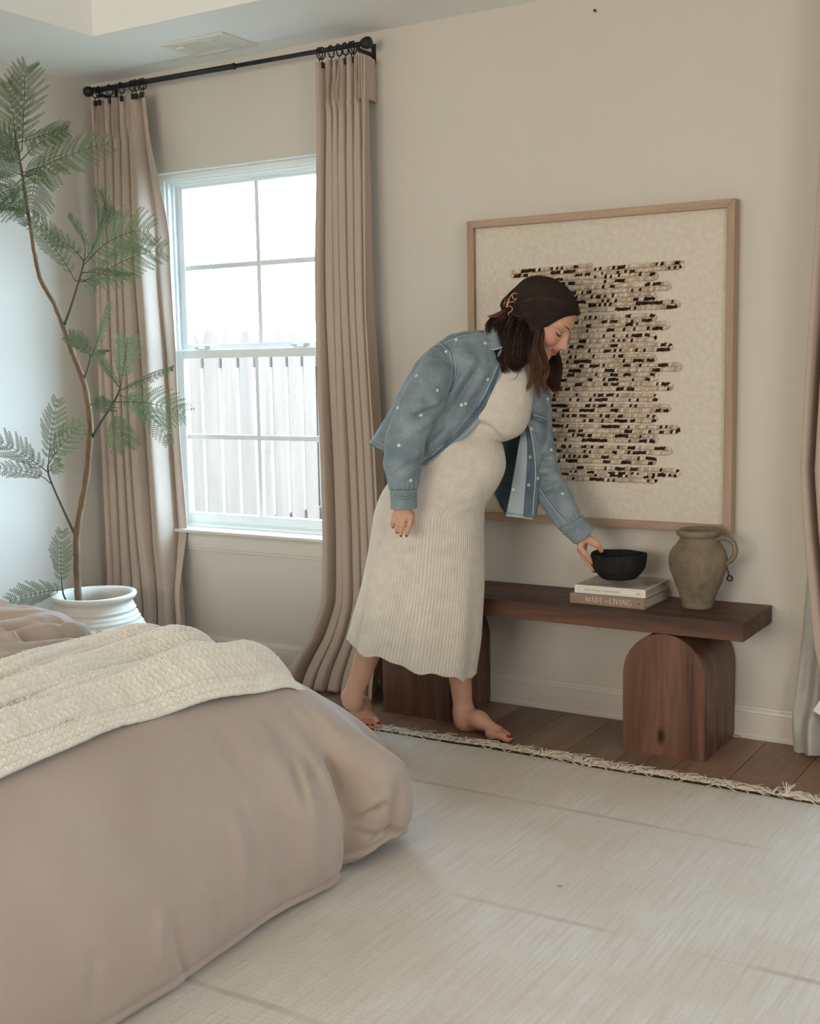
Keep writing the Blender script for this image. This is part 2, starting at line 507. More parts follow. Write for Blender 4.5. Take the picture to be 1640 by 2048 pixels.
# small things on the wall
o = empty('wall_outlet', (-1.698, 0, .325), 'pale wall outlet plate half hidden below the bench top', 'outlet')
OUT = plain('outlet_plastic', lin(211, 204, 192), .45)
mk('plate', *box(-.036, .036, -.006, 0, -.018, .092, .003), OUT, o, smooth=False)
mk('socket', *box(-.017, .017, -.0085, -.004, -.004, .078, .004), OUT, o, smooth=False)
nail = empty('wall_nail', (-1.672, 0, 2.395), 'tiny bare nail left in the wall near the ceiling', 'nail')
mk('shaft', *tube([(0, 0, 0), (0, -.012, .002)], .0018, 8), DARK, nail)
mk('head', *tube([(0, -.0115, .002), (0, -.014, .0024)], .0042, 10), DARK, nail)
V, F = join([tube([(-1.206, -.006, .580), (-1.2035, -.005, .562), (-1.200, -.004, .545), (-1.198, -.004, .537)], .0012, 6),
             tube([(-1.195 + .0085 * math.cos(a), -.004, .529 + .0085 * math.sin(a)) for a in np.linspace(0, 2 * PI, 17)], .0017, 6)])
tag(mk('wire_hook', V, F, DARK), 'thin wire loop hanging on the wall beside the clay jug', 'wire')
mk_stop = mk('rubber_bumper', *box(-1.178, -1.150, -.034, -.019, 0, .009, .003), plain('clear_rubber', lin(170, 160, 145), .3), smooth=True)
tag(mk_stop, 'small translucent rubber bumper on the floor by the right bench leg', 'bumper')

# ------------------------------------------------------------------ outside
GRND = plain('yard_ground', lin(104, 98, 84), .95, .15, 3)
struct(mk('ground', *box(-16, 8, .15, 18, -.3, -.12), GRND, smooth=False))
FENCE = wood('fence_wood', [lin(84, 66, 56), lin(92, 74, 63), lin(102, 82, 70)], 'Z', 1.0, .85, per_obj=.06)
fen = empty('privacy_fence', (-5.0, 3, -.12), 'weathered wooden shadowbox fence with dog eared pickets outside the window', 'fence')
def picket(w, h):
    pts = [(-w / 2, 0), (w / 2, 0), (w / 2, h - .075), (w * .46, h - .055), (w * .40, h - .045), (w * .33, h - .012), (w * .2, h), (-w * .2, h), (-w * .33, h - .012), (-w * .40, h - .045), (-w * .46, h - .055), (-w / 2, h - .075)]
    n = len(pts)
    V = np.array([(t, a, b) for t in (-.006, .006) for a, b in pts])
    F = [tuple(range(n))[::-1], tuple(range(n, 2 * n))] + [(i, (i + 1) % n, n + (i + 1) % n, n + i) for i in range(n)]
    return V, F
pk = None
for layer, dx, off in ((0, .028, 0),):
    for i in range(-9, 22):
        if layer and i % 1: continue
        yy = -1.176 + i * .1675 + off
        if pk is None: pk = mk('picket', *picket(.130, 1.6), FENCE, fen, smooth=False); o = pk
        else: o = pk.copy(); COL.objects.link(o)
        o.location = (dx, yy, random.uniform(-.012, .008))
        if layer: o.scale = (1, .86, .95)
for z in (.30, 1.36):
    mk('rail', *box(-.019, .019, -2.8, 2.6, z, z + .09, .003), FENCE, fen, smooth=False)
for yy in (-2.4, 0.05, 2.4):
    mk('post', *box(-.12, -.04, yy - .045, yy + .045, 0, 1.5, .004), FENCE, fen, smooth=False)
# bare tree beyond the fence
BARK = plain('bare_bark', lin(150, 140, 130), .9, .2, 20)
tree = empty('bare_tree', (-7.2, 4.3, -.12), 'thin bare winter tree showing faintly above the fence', 'tree')
rt = random.Random(11)
def twig(p, d, L, r, lev, out):
    pts = [np.array(p)]
    for i in range(5):
        d = unit(np.array(d) + np.array([rt.uniform(-.18, .18), rt.uniform(-.18, .18), rt.uniform(-.05, .12)]))
        pts.append(pts[-1] + d * L / 5)
    out.append(tube(pts, np.linspace(r, r * .5, 6), 5))
    if lev < 3:
        for i in range(2, 6):
            if rt.random() < .8: twig(pts[i], d + np.array([rt.uniform(-.9, .9), rt.uniform(-.9, .9), rt.uniform(-.1, .5)]), L * .55, r * .5, lev + 1, out)
out = []; twig((0, 0, 0), (0, 0, 1), 1.9, .045, 0, out)
mk('trunk', *out[0], BARK, tree); mk('branches', *join(out[1:]), BARK, tree)
# ================================================================== CURTAINS AND ROD
IRON = plain('black_iron', lin(30, 32, 34), .5, .1, 30, spec=.4)
LINEN = cloth('curtain_linen', lin(198, 179, 164), .92, 700, .05, .35, .12)
LINING = cloth('curtain_lining', lin(206, 204, 196), .85, 900, .03, .15, .3, big=.5)
rod = empty('curtain_rod', (-3.9, -.1, 2.408), 'black telescopic curtain rod with capped ends above the window', 'rod')
def rel(o, VF): V, F = VF; return np.asarray(V) - np.array(o.location), F
RX0, RX1 = -3.905, -2.53
mk('pole', *rel(rod, tube([(RX0, -.1, 2.408), (-3.134, -.1, 2.403)], .0105, 20)), IRON, rod)
mk('inner_pole', *rel(rod, tube([(-3.15, -.1, 2.403), (RX1, -.1, 2.400)], .0085, 20)), IRON, rod)
mk('collar', *rel(rod, tube([(-3.140, -.1, 2.403), (-3.130, -.1, 2.403)], .0122, 20)), IRON, rod)
def finial(xc, s):
    pr = [(0, 0), (.010, 0), (.0105, .004), (.016, .006), (.0165, .012), (.020, .016), (.0215, .024), (.0205, .036), (.017, .040), (0, .041)]
    V, F = lathe(pr, 24); V = np.stack([xc + s * V[:, 2], V[:, 0] - .1, V[:, 1] + (2.408 if s < 0 else 2.400)], -1)
    return V, F
mk('finial', *rel(rod, finial(RX0 + .008, -1)), IRON, rod); mk('finial', *rel(rod, finial(RX1 - .012, 1)), IRON, rod)
for q, z in ((-3.86, 2.407), (-2.552, 2.400)):
    V, F = join([box(q - .009, q + .009, -.004, 0, z - .055, z + .02, .001), box(q - .006, q + .006, -.1, -.002, z - .026, z - .014, .001),
                 tube([(q - .006, -.1 + .013 * math.cos(a), z + .013 * math.sin(a)) for a in np.linspace(.3, -PI - .3, 12)], .003, 6),
                 box(q - .003, q + .003, -.103, -.097, z - .022, z - .012)])
    mk('bracket', *rel(rod, (V, F)), IRON, rod, smooth=False)

def curtain_surface(xs_top, xs_bot, z0, z1, folds, amp_top, amp_bot, yc, nu=520, nv=150, seed=0, lean=None, flare=None, edge=None, pinch=None):
    """xs_*: (left,right); folds: list of (u, sharp) ridge positions 0..1; returns V, F, uv"""
    u = np.linspace(0, 1, nu); v = np.linspace(0, 1, nv)                # v: 0 top, 1 bottom
    U, Vv = np.meshgrid(u, v)                                          # nv x nu
    ridge = np.array(folds)
    P = np.stack([U * 2.2, Vv * 1.3, np.zeros_like(U)], -1)
    Uw = U + .018 * vnoise(P * np.array([2.0, 1.4, 1]), seed) * sstep(0.02, .3, Vv)
    # fold profile: cyclic between ridges
    ph = np.interp(Uw, ridge, np.arange(len(ridge)))
    c = np.cos(ph * 2 * PI)
    prof = 1 - 2 * (.5 - .5 * c) ** 2.6
    amp = amp_top + (amp_bot - amp_top) * sstep(.0, .55, Vv)
    fade = 1 - .6 * vnoise(np.stack([ph.round() * 1.7, Vv * 1.5, ph * 0], -1), seed + 3)
    y = yc - amp * fade * prof
    y -= .012 * vnoise(np.stack([Uw * 9, Vv * 3, U * 0], -1), seed + 5) * sstep(.05, .4, Vv)
    xl = xs_top[0] + (xs_bot[0] - xs_top[0]) * sstep(0, 1, Vv) if edge is None else edge[0](Vv)
    xr = xs_top[1] + (xs_bot[1] - xs_top[1]) * sstep(0, 1, Vv) if edge is None else edge[1](Vv)
    x = xl + (xr - xl) * U + .007 * np.sin(ph * 2 * PI) * sstep(0, .2, Vv)
    if pinch:                                                           # gathered pleats under the header
        zt = (z1 - z0) * Vv
        pz = np.exp(-((zt - .125) / .035) ** 2)
        for q in pinch:
            w = np.exp(-((U - q) / .05) ** 2)
            x += -(U - q) * (xr - xl) * .62 * w * pz
            y += -.012 * np.cos((U - q) * 2 * PI / .022) * w * np.exp(-((zt - .09) / .06) ** 2) - .012 * w * pz
        y -= .006 * sstep(.146, .150, zt) * (1 - sstep(.150, .168, zt))
    z = z1 - (z1 - z0) * Vv
    if flare is not None:
        y -= flare[0] * sstep(flare[1], 1, Vv) ** 2
        z = np.maximum(z, .004 + .006 * (1 + np.cos(ph * 2 * PI)))
    Vx = np.stack([x, y, z], -1).reshape(-1, 3)
    uv = np.stack([U * 1.35, Vv * (z1 - z0)], -1).reshape(-1, 2)
    return Vx, grid(nv, nu)[:, ::-1], uv
def interp(pts):
    a = np.array(pts); return lambda v: np.interp(v, a[:, 0], a[:, 1])
def ring_set(cur, xs, z, yc=-.1):
    for x in xs:
        V, F = tube([(x + random.uniform(-.004, .004) * math.sin(a), yc + .019 * math.cos(a), z - .008 + .021 * math.sin(a)) for a in np.linspace(0, 2 * PI, 25)], .0024, 8, cap=False)
        mk('ring', V, F, IRON, cur)
        q = random.uniform(-.6, .6)
        V, F = join([tube([(x, yc, z - .029), (x, yc, z - .042)], .0018, 6), box(x - .006, x + .006, yc - .005, yc + .005, z - .062, z - .040, .0015)])
        mk('clip', V, F, IRON, cur, smooth=False)

# left curtain
zt = 2.368
c1 = empty('curtain', (0, 0, 0), 'beige linen curtain left of the window, behind the tall plant', 'curtain', None)
eL = interp([(0, -3.905), (.3, -3.915), (1, -3.925)]); eR = interp([(0, -3.605), (.07, -3.588), (.15, -3.585), (.3, -3.585), (.45, -3.565), (.6, -3.560), (.8, -3.535), (.93, -3.49), (1, -3.48)])
V, F, uv = curtain_surface(None, None, .012, zt, [0.0, .075, .27, .40, .52, .70, 1.0], .014, .034, -.085, seed=2, edge=(eL, eR), pinch=[.085, .42, .70], flare=(.03, .8))
uu_ = uv[:, 0] / 1.35; V[:, 1] += (.105 * sstep(.80, 1.0, uu_) - .02 * np.exp(-((uu_ - .8) / .07) ** 2)) * sstep(2.25, 1.75, V[:, 2]) * sstep(.25, .6, V[:, 2])
o = mk('panel', V, F, LINEN, c1, uv=uv)
sd = o.modifiers.new('thickness', 'SOLIDIFY'); sd.thickness = .0022
ring_set(c1, [-3.885, -3.862, -3.80, -3.735, -3.672, -3.652, -3.625, -3.612], 2.407)
# right curtain
c2 = empty('curtain', (0, 0, 0), 'beige linen curtain right of the window, puddling on the floor behind the woman', 'curtain', None)
eL = interp([(0, -2.735), (.1, -2.735), (.3, -2.745), (.55, -2.745), (.75, -2.742), (.86, -2.75), (.92, -2.79), (.97, -2.845), (1, -2.87)])
eR = interp([(0, -2.515), (.15, -2.52), (.4, -2.510), (.6, -2.487), (.8, -2.472), (.93, -2.458), (1, -2.447)])
V, F, uv = curtain_surface(None, None, .008, 2.358, [0.0, .26, .36, .48, .66, .80, 1.0], .014, .034, -.100, seed=9, edge=(eL, eR), pinch=[.30, .46, .86], flare=(.11, .80))
o = mk('panel', V, F, LINEN, c2, uv=uv)
sd = o.modifiers.new('thickness', 'SOLIDIFY'); sd.thickness = .0022
# return of the header round the end of the rod
V = []; uvr = []
us = np.linspace(0, 1, 16); vs = np.linspace(0, 1, 60)
for v in vs:
    for u in us:
        yy = -.125 + .062 * u
        V.append((-2.530 + .010 * math.sin(u * PI * .9) * (1 - .6 * v) - .010 * u + .030 * v * v, yy, 2.352 - 2.34 * v - .006 * u))
        uvr.append((u * .12, v * 2.3))
mk('return', V, grid(60, 16), LINEN, c2, uv=uvr)
V = [(x - .002 + .026 * math.sin(b * PI * .9) * .9, y, z) for (x, y, z), b in [((-2.538 - .012 * u, -.127 + .124 * u, 2.355 - .15 * w), u) for w in np.linspace(0, 1, 8) for u in us]]
mk('header_band', V, grid(8, 16), LINEN, c2, uv=[(u * .12, w * .15) for w in np.linspace(0, 1, 8) for u in us])
ring_set(c2, [-2.728, -2.716, -2.675, -2.64, -2.612, -2.585, -2.574], 2.400)
# third curtain, at the right edge of the photo, its white lining showing at the hem
c3 = empty('curtain', (0, 0, 0), 'beige curtain at the right wall end showing its white lining', 'curtain', None)
eL = interp([(0, -.885), (.30, -.912), (.5, -.935), (.62, -.945), (.7, -.93), (.85, -.89), (1, -.80)])
eR = interp([(0, -.40), (1, -.36)])
V, F, uv = curtain_surface(None, None, .012, 2.358, [0.0, .14, .3, .5, .7, .85, 1.0], .03, .035, -.10, nu=260, seed=14, edge=(eL, eR), flare=(.05, .8))
o = mk('panel', V, F, LINEN, c3, uv=uv)
sd = o.modifiers.new('thickness', 'SOLIDIFY'); sd.thickness = .002
nu, nv = 120, 110
V = []; uvl = []
for j in range(nv):
    t = j / (nv - 1); z = 1.06 * (1 - t)
    for i in range(nu):
        u = i / (nu - 1)
        xl = np.interp(t, [0, .2, .45, .75, .9, 1], [-.905, -.92, -.935, -.955, -.968, -.955]); xr = -.45
        x = xl + (xr - xl) * u
        y = -.045 - .045 * math.sin(PI * min(1, u * 3.2)) * sstep(0, .6, t) - .012 * math.sin(u * 46 + 1.5 * t) * sstep(.1, .6, t)
        n = vnoise(np.array([[u * 16, t * 5, 1.0]]), 5)[0]
        y -= .010 * n * sstep(.2, .9, t)
        zz = z + .05 * sstep(.85, 1, t) * (.5 - abs(u - .14) * 4 if u < .26 else .02)
        V.append((x, y - .07 * sstep(.8, 1, t) * (1 - abs(min(u, .3) - .13) * 4), max(zz, .004))); uvl.append((u * .5, t))
o = mk('lining', V, grid(nv, nu), LINING, c3, uv=uvl)
V, F = box(-.878, -.842, -.150, -.148, .15, .19)
a = .5; cV = V.mean(0); V = (V - cV) @ np.array([[math.cos(a), 0, math.sin(a)], [0, 1, 0], [-math.sin(a), 0, math.cos(a)]]).T + cV
mk('care_label', V, F, plain('label_white', lin(232, 230, 224), .6), c3, smooth=False)

# ================================================================== BENCH
ACA = wood('acacia_top', [lin(44, 29, 22), lin(78, 51, 39), lin(102, 69, 53), lin(118, 84, 65)], 'X', 1.0, .5, per_obj=.10)
ACAZ = wood('acacia_leg', [lin(58, 38, 29), lin(92, 62, 48), lin(112, 78, 61), lin(132, 98, 78)], 'Z', 1.0, .42, knots=True, per_obj=.07)
ACAE = plain('acacia_end', lin(80, 52, 37), .6, .25, 30, .2, 80)
BX0, BX1, BZ0, BZ1 = -2.432, -1.055, .394, .452
bench = empty('wooden_bench', (-1.77, -.165, 0), 'low dark acacia bench on two arched block legs under the framed art', 'bench')
tops = [(-.322, -.236), (-.236, -.150), (-.150, -.070), (-.070, -.008)]
for a, b in tops:
    mk('plank', *rel(bench, box(BX0, BX1, a + .0003, b - .0003, BZ0, BZ1, .0018, 2)), ACA, bench, smooth=False)
def arch_leg(x0, x1, y0, y1):
    w = (x1 - x0) / 2; h = BZ0 - .0005; hs = h - w * 1.06
    pts = [(x0, 0.0)] + [(x0, hs * t) for t in (.5,)] + [(x0 + w - w * math.cos(t), hs + (h - hs) * math.sin(t)) for t in np.linspace(0, PI, 40)] + [(x1, hs * .5), (x1, 0.0)]
    return pts
def leg_slab(pts, y0, y1, bev):
    n = len(pts); cx = np.mean([p[0] for p in pts]); cz = .2
    def ringp(y, s):
        out = []
        for x, z in pts:
            dx, dz = x - cx, z - cz; L = math.hypot(dx, dz)
            out.append((x - dx / L * s, y, max(0, z - dz / L * s) if z > 0 else 0))
        return out
    V = ringp(y0, bev) + ringp(y0 + bev, 0) + ringp(y1 - bev, 0) + ringp(y1, bev)
    F = [tuple(range(n))] + [tuple(range(3 * n, 4 * n))[::-1]]
    for k in range(3): F += [(k * n + i, (k + 1) * n + i, (k + 1) * n + (i + 1) % n, k * n + (i + 1) % n) for i in range(n)]
    return np.array(V), F
for x0, x1 in ((-2.360, -2.086), (-1.440, -1.172)):
    pts = arch_leg(x0, x1, -.322, -.015)
    leg = mk('leg', *rel(bench, leg_slab(pts, -.318, -.014, .003)), ACAZ, bench, smooth=False); autosmooth(leg, 40)
    # staves: the three glued boards of the curved side
    for ya, yb in ((-.322, -.2305), (-.230, -.1205), (-.120, -.014)):
        V, F = leg_slab(arch_leg(x0 - .0016, x1 + .0016, 0, 0), ya, yb, .0016); V[:, 2] = np.minimum(V[:, 2], BZ0 - .0002)
        s = mk('stave', *rel(bench, (V, F)), ACAZ, leg, smooth=False); s.location = (0, 0, 0); autosmooth(s, 40)
# ================================================================== FRAMED YARN ART
OAKX = wood('frame_oak_x', [lin(146, 120, 98), lin(172, 146, 122), lin(188, 163, 139)], 'X', 1.3, .55)
OAKZ = wood('frame_oak_z', [lin(146, 120, 98), lin(172, 146, 122), lin(188, 163, 139)], 'Z', 1.3, .55)
n = NT('woven_canvas'); v = n.coord('Object')
w1 = n.wave(v, .314 * 260, .8, 3, 'X'); w2 = n.wave(v, .314 * 190, .8, 3, 'Z')
f = n.math('MULTIPLY', w1, w2)
CANVAS = n.set(n.ramp(n.noise(v, 60, 3), [(.3, lin(214, 203, 186)), (.7, lin(226, 216, 200))]), .95, n.bump(f, .45, .003), .1)
n = NT('tone_yarn'); at = n.n('ShaderNodeAttribute'); at.attribute_name = 'tone'
YARN = n.set(n.mix(n.noise(n.coord('Object'), 300, 2), at.outputs['Color'], (0.5, .42, .34, 1), 'SOFT_LIGHT'), .95, n.bump(n.noise(n.coord('Object'), 500, 2), .4, .002), .1)
AX0, AX1, AZ0, AZ1 = -2.143, -1.181, .683, 1.746
art = empty('framed_art', ((AX0 + AX1) / 2, 0, (AZ0 + AZ1) / 2), 'large oak framed woven wall art with rows of cream and brown yarn', 'art')
t, d = .0265, .052
def mitre(kind):
    o = [(AX0, AZ0), (AX1, AZ0), (AX1, AZ1), (AX0, AZ1)]; i = [(AX0 + t, AZ0 + t), (AX1 - t, AZ0 + t), (AX1 - t, AZ1 - t), (AX0 + t, AZ1 - t)]
    a, b = {'bottom': (0, 1), 'right': (1, 2), 'top': (2, 3), 'left': (3, 0)}[kind]
    q = [o[a], o[b], i[b], i[a]]
    V = [(x, -d, z) for x, z in q] + [(x, -.003, z) for x, z in q]
    F = [(0, 1, 2, 3), (7, 6, 5, 4)] + [(i, i + 4, (i + 1) % 4 + 4, (i + 1) % 4) for i in range(4)]
    bm = bmesh.new(); vs = [bm.verts.new(p) for p in V]
    for f in F: bm.faces.new([vs[j] for j in f])
    bmesh.ops.recalc_face_normals(bm, faces=bm.faces[:])
    bmesh.ops.bevel(bm, geom=bm.edges[:], offset=.0012, segments=1, affect='EDGES')
    bm.verts.index_update()
    V = np.array([v.co[:] for v in bm.verts]); F = [tuple(v.index for v in f.verts) for f in bm.faces]; bm.free()
    return V, F
for kd in ('bottom', 'right', 'top', 'left'):
    mk('frame_rail' if kd in ('bottom', 'top') else 'frame_stile', *rel(art, mitre(kd)), OAKX if kd in ('bottom', 'top') else OAKZ, art, smooth=False)
mk('canvas', *rel(art, box(AX0 + t - .002, AX1 - t + .002, -.034, -.006, AZ0 + t - .002, AZ1 - t + .002)), CANVAS, art, smooth=False)
# serpentine of lumpy yarn: one piece per loop
loops = [(1505, 120), (1290, 215), (1395, 295), (1275, 380), (1470, 445), (1280, 555), (1390, 620), (1280, 715), (1410, 795), (1280, 885), (1480, 960), (1295, 1040), (1410, 1120),
         (1295, 1210), (1395, 1300), (1285, 1385), (1470, 1475), (1290, 1550), (1405, 1650), (1275, 1730), (1475, 1830), (1285, 1880)]
sph = bmesh.new(); bmesh.ops.create_uvsphere(sph, u_segments=7, v_segments=5, radius=1)
sph.verts.index_update(); SV = np.array([v.co[:] for v in sph.verts]); SF = [tuple(v.index for v in f.verts) for f in sph.faces]; sph.free()
ry = random.Random(5)
cream = [np.array(lin(208, 195, 176)[:3]), np.array(lin(200, 184, 164)[:3]), np.array(lin(214, 204, 188)[:3]), np.array(lin(186, 164, 143)[:3])]
brown = [np.array(lin(58, 38, 32)[:3]), np.array(lin(74, 50, 42)[:3]), np.array(lin(48, 32, 28)[:3])]
lefts = [-1.973, -1.88, -1.93, -1.885, -1.96]
for li, (a, b) in enumerate(loops):
    tip = on_y(1000 + a / 4.1, 500 + b / 4.1, -.036)
    xr, zc = tip[0], tip[2]
    z0 = zc + .0085; z1 = zc - .0075
    xl0 = lefts[li % 5] + ry.uniform(-.01, .01); xl1 = lefts[(li + 1) % 5] + ry.uniform(-.01, .01)
    if li == 0: xl0 = -1.973; z0 = zc + .0105
    path = [(xl0, z0 + (.004 if li == 0 else 0)), (xr - .012, z0), (xr - .002, zc + .004), (xr - .002, zc - .003), (xr - .012, z1), (xl1, z1)]
    if li == 0:
        path = [(-1.672, 1.568), (-1.72, 1.5665), (-1.965, 1.560), (-1.975, 1.554), (-1.968, 1.546), (-1.70, 1.5525), (xr - .012, zc + .0075), (xr - .002, zc + .003), (xr - .003, zc - .004), (xr - .014, zc - .008), (-1.90, 1.533)]
    path = np.array(path); seg = np.linalg.norm(np.diff(path, axis=0), axis=1); s = np.concatenate([[0], np.cumsum(seg)])
    L = s[-1]; step = .0094; N = int(L / step)
    Vs, Fs, Cs = [], [], []; nn = 0
    dark = ry.random() < .3; run = ry.randint(3, 12)
    for k in range(N):
        q = (k + .5) * step + ry.uniform(-.001, .001)
        x = np.interp(q, s, path[:, 0]); z = np.interp(q, s, path[:, 1])
        x2 = np.interp(q + .004, s, path[:, 0]); z2 = np.interp(q + .004, s, path[:, 1])
        ang = math.atan2(z2 - z, x2 - x) + .8
        run -= 1
        if run < 0: dark = not dark; run = ry.randint(2, 9) if dark else ry.randint(3, 15)
        isd = (ry.random() < .70) if dark else (ry.random() < .07)
        c = ry.choice(brown if isd else cream) * ry.uniform(.85, 1.12)
        r = ry.uniform(.0047, .0060) * (.92 if isd else 1.06)
        P = SV * np.array([r * 1.5, r * .8, r * 1.05])
        P = np.stack([P[:, 0] * math.cos(ang) - P[:, 2] * math.sin(ang), P[:, 1], P[:, 0] * math.sin(ang) + P[:, 2] * math.cos(ang)], -1)
        Vs.append(P + np.array([x, -.0365 - ry.uniform(0, .0015), z + ry.uniform(-.0012, .0012)])); Fs += [tuple(i + nn for i in f) for f in SF]; nn += len(SV)
        Cs.append(np.repeat(c[None], len(SV), 0))
    mk('yarn_loop', *rel(art, (np.concatenate(Vs), Fs)), YARN, art, col=np.concatenate(Cs))

# ================================================================== BOOKS
PAPER = NT('book_pages'); v = PAPER.coord('Object'); PAPER = PAPER.set(PAPER.ramp(PAPER.wave(v, .314 * 900, .4, 2, 'Z'), [(0, lin(178, 166, 146)), (1, lin(205, 194, 175))]), .9)
CLOTHB = plain('taupe_book_cloth', lin(150, 128, 112), .75, .04, 20, .2, 400)
WHITEB = plain('white_book_cover', lin(226, 222, 214), .45, .015, 6)
n = NT('photo_cover'); v = n.coord('Object')
COVER = n.set(n.ramp(n.noise(v, 13, 4, .6, .7), [(.35, lin(120, 104, 90)), (.46, lin(176, 160, 142)), (.6, lin(198, 186, 170)), (.72, lin(150, 134, 116))]), .4)
def book(name, label, w, dep, h, loc, rz, cov, top=None):
    o = empty(name, loc, label, 'book', None, rz)
    V, F = join([box(0, w, 0, dep, 0, .003, .001), box(0, w, 0, dep, h - .003, h, .001)])
    mk('cover', V, F, cov, o, smooth=False)
    mk('spine', *box(0, w, -.0015, .004, 0, h, .0015), cov, o, smooth=False)
    mk('pages', *box(.004, w - .003, .003, dep - .004, .003, h - .003, .001), PAPER, o, smooth=False)
    if top: mk('cover_picture', *box(.004, w - .004, .006, dep - .004, h, h + .0004), top, o, smooth=False)
    return o
def text(par, s, size, x, z, y, mat, sx=1.0, name='lettering', shear=0):
    c = bpy.data.curves.new('tmp_text', 'FONT'); c.body = s; c.size = size; c.extrude = .0002; c.space_character = 1.12
    t = bpy.data.objects.new('tmp_text', c); COL.objects.link(t)
    bpy.context.view_layer.update()
    me = bpy.data.meshes.new_from_object(t.evaluated_get(bpy.context.evaluated_depsgraph_get()))
    bpy.data.objects.remove(t)
    V = np.array([v.co[:] for v in me.vertices]); F = [tuple(p.vertices) for p in me.polygons]
    bpy.data.meshes.remove(me)
    V = np.stack([V[:, 0] * sx + x, np.full(len(V), y) - V[:, 2], V[:, 1] + z], -1)
    return mk(name, V, F, mat, par, smooth=False), V[:, 0].max()
b1 = book('book', 'thick taupe cloth book with pale spine title under the white book', .262, .212, .0345, (-1.655, -.256, BZ1), -.02, CLOTHB)
INK = plain('cream_foil', lin(222, 212, 196), .5); GREY = plain('grey_ink', lin(150, 140, 128), .6); DKI = plain('taupe_ink', lin(96, 82, 72), .6)
# serif capitals of the taupe spine, each a stroked letter
def serif(s, size, x, z, y, par, mat, wscale=1.0):
    G = {'M': (1.0, [((.08, 0), (.14, 1), .05), ((.14, 1), (.5, .05), .12), ((.5, .05), (.86, 1), .05), ((.86, 1), (.92, 0), .12)]),
         'A': (.82, [((.06, 0), (.41, 1), .05), ((.41, 1), (.76, 0), .12), ((.2, .36), (.62, .36), .05)]),
         'D': (.86, [((.14, 0), (.14, 1), .12)] + [((.14 + .62 * math.sin(a) * .98, .5 + .5 * math.cos(a)), (.14 + .62 * math.sin(a + PI / 8) * .98, .5 + .5 * math.cos(a + PI / 8)), .09) for a in np.arange(0, PI - .01, PI / 8)]),
         'E': (.62, [((.14, 0), (.14, 1), .12), ((.14, 1), (.54, 1), .05), ((.14, .52), (.46, .52), .05), ((.14, 0), (.56, 0), .05)]),
         'L': (.62, [((.14, 0), (.14, 1), .12), ((.14, 0), (.56, 0), .05), ((.04, 1), (.26, 1), .05)]),
         'I': (.34, [((.17, 0), (.17, 1), .12), ((.06, 0), (.28, 0), .05), ((.06, 1), (.28, 1), .05)]),
         'V': (.82, [((.06, 1), (.41, 0), .12), ((.41, 0), (.76, 1), .05), ((0, 1), (.16, 1), .05), ((.66, 1), (.84, 1), .05)]),
         'N': (.9, [((.12, 0), (.12, 1), .05), ((.12, 1), (.76, 0), .12), ((.76, 0), (.76, 1), .05), ((.04, 1), (.16, 1), .05), ((.66, 1), (.86, 1), .05)]),
         'G': (.86, [((.46 - .38 * math.sin(a), .5 + .5 * math.cos(a)), (.46 - .38 * math.sin(a + PI / 10), .5 + .5 * math.cos(a + PI / 10)), .09) for a in np.arange(-PI * .25, PI * 1.02, PI / 10)] + [((.8, .1), (.8, .44), .12), ((.66, .44), (.88, .44), .05)])}
    for ch in s:
        if ch == ' ': x += size * .3; continue
        w, st = G[ch]; ps = []
        for (a, b, t) in st:
            a = np.array(a) * size; b = np.array(b) * size; dd = b - a; L = np.linalg.norm(dd); nrm = np.array([-dd[1], dd[0]]) / (L + 1e-9) * t * size / 2; e = dd / (L + 1e-9) * .01 * size
            q = [a - e - nrm, b + e - nrm, b + e + nrm, a - e + nrm]
            ps.append(([(x + p[0] * wscale, y, z + p[1]) for p in q] + [(x + p[0] * wscale, y + .0006, z + p[1]) for p in q], [(0, 1, 2, 3), (0, 4, 5, 1), (1, 5, 6, 2), (2, 6, 7, 3), (3, 7, 4, 0)]))
        mk('letter', *join(ps), mat, par, smooth=False)
        x += size * w * wscale + size * .13
    return x
xe = serif('MADE', .0168, .056, .0092, -.0021, b1, INK, 1.0)
_, xe = text(b1, 'FOR', .0072, xe + .003, .0135, -.0021, INK)
serif('LIVING', .0168, xe + .004, .0092, -.0021, b1, INK, 1.0)
V, F = lathe([(0, 0), (.003, 0), (.003, .0005), (0, .0005)], 14); V = np.stack([V[:, 0] + .243, -.0016 - V[:, 2], V[:, 1] + .018], -1)
mk('spine_mark', V, F, DKI, b1)
b2 = book('book', 'thinner white book with photo cover lying on the taupe book', .246, .205, .0275, (-1.640, -.252, BZ1 + .0347), .012, WHITEB, COVER)
V, F = join([box(.014, .232, -.0020, -.0014, .0215, .0219), box(.014, .232, -.0020, -.0014, .0052, .0056), box(.014, .0144, -.002, -.0014, .0052, .0219), box(.2316, .232, -.002, -.0014, .0052, .0219)])
mk('spine_border', V, F, GREY, b2, smooth=False)
text(b2, 'BEAUTIFULLY ORGANIZED', .0092, .036, .0102, -.0020, GREY, 1.02)
V, F = join([box(.217 + i * .004, .219 + i * .004, -.002, -.0015, .009 + (i % 2) * .002, .016) for i in range(3)]); mk('spine_mark', V, F, GREY, b2, smooth=False)

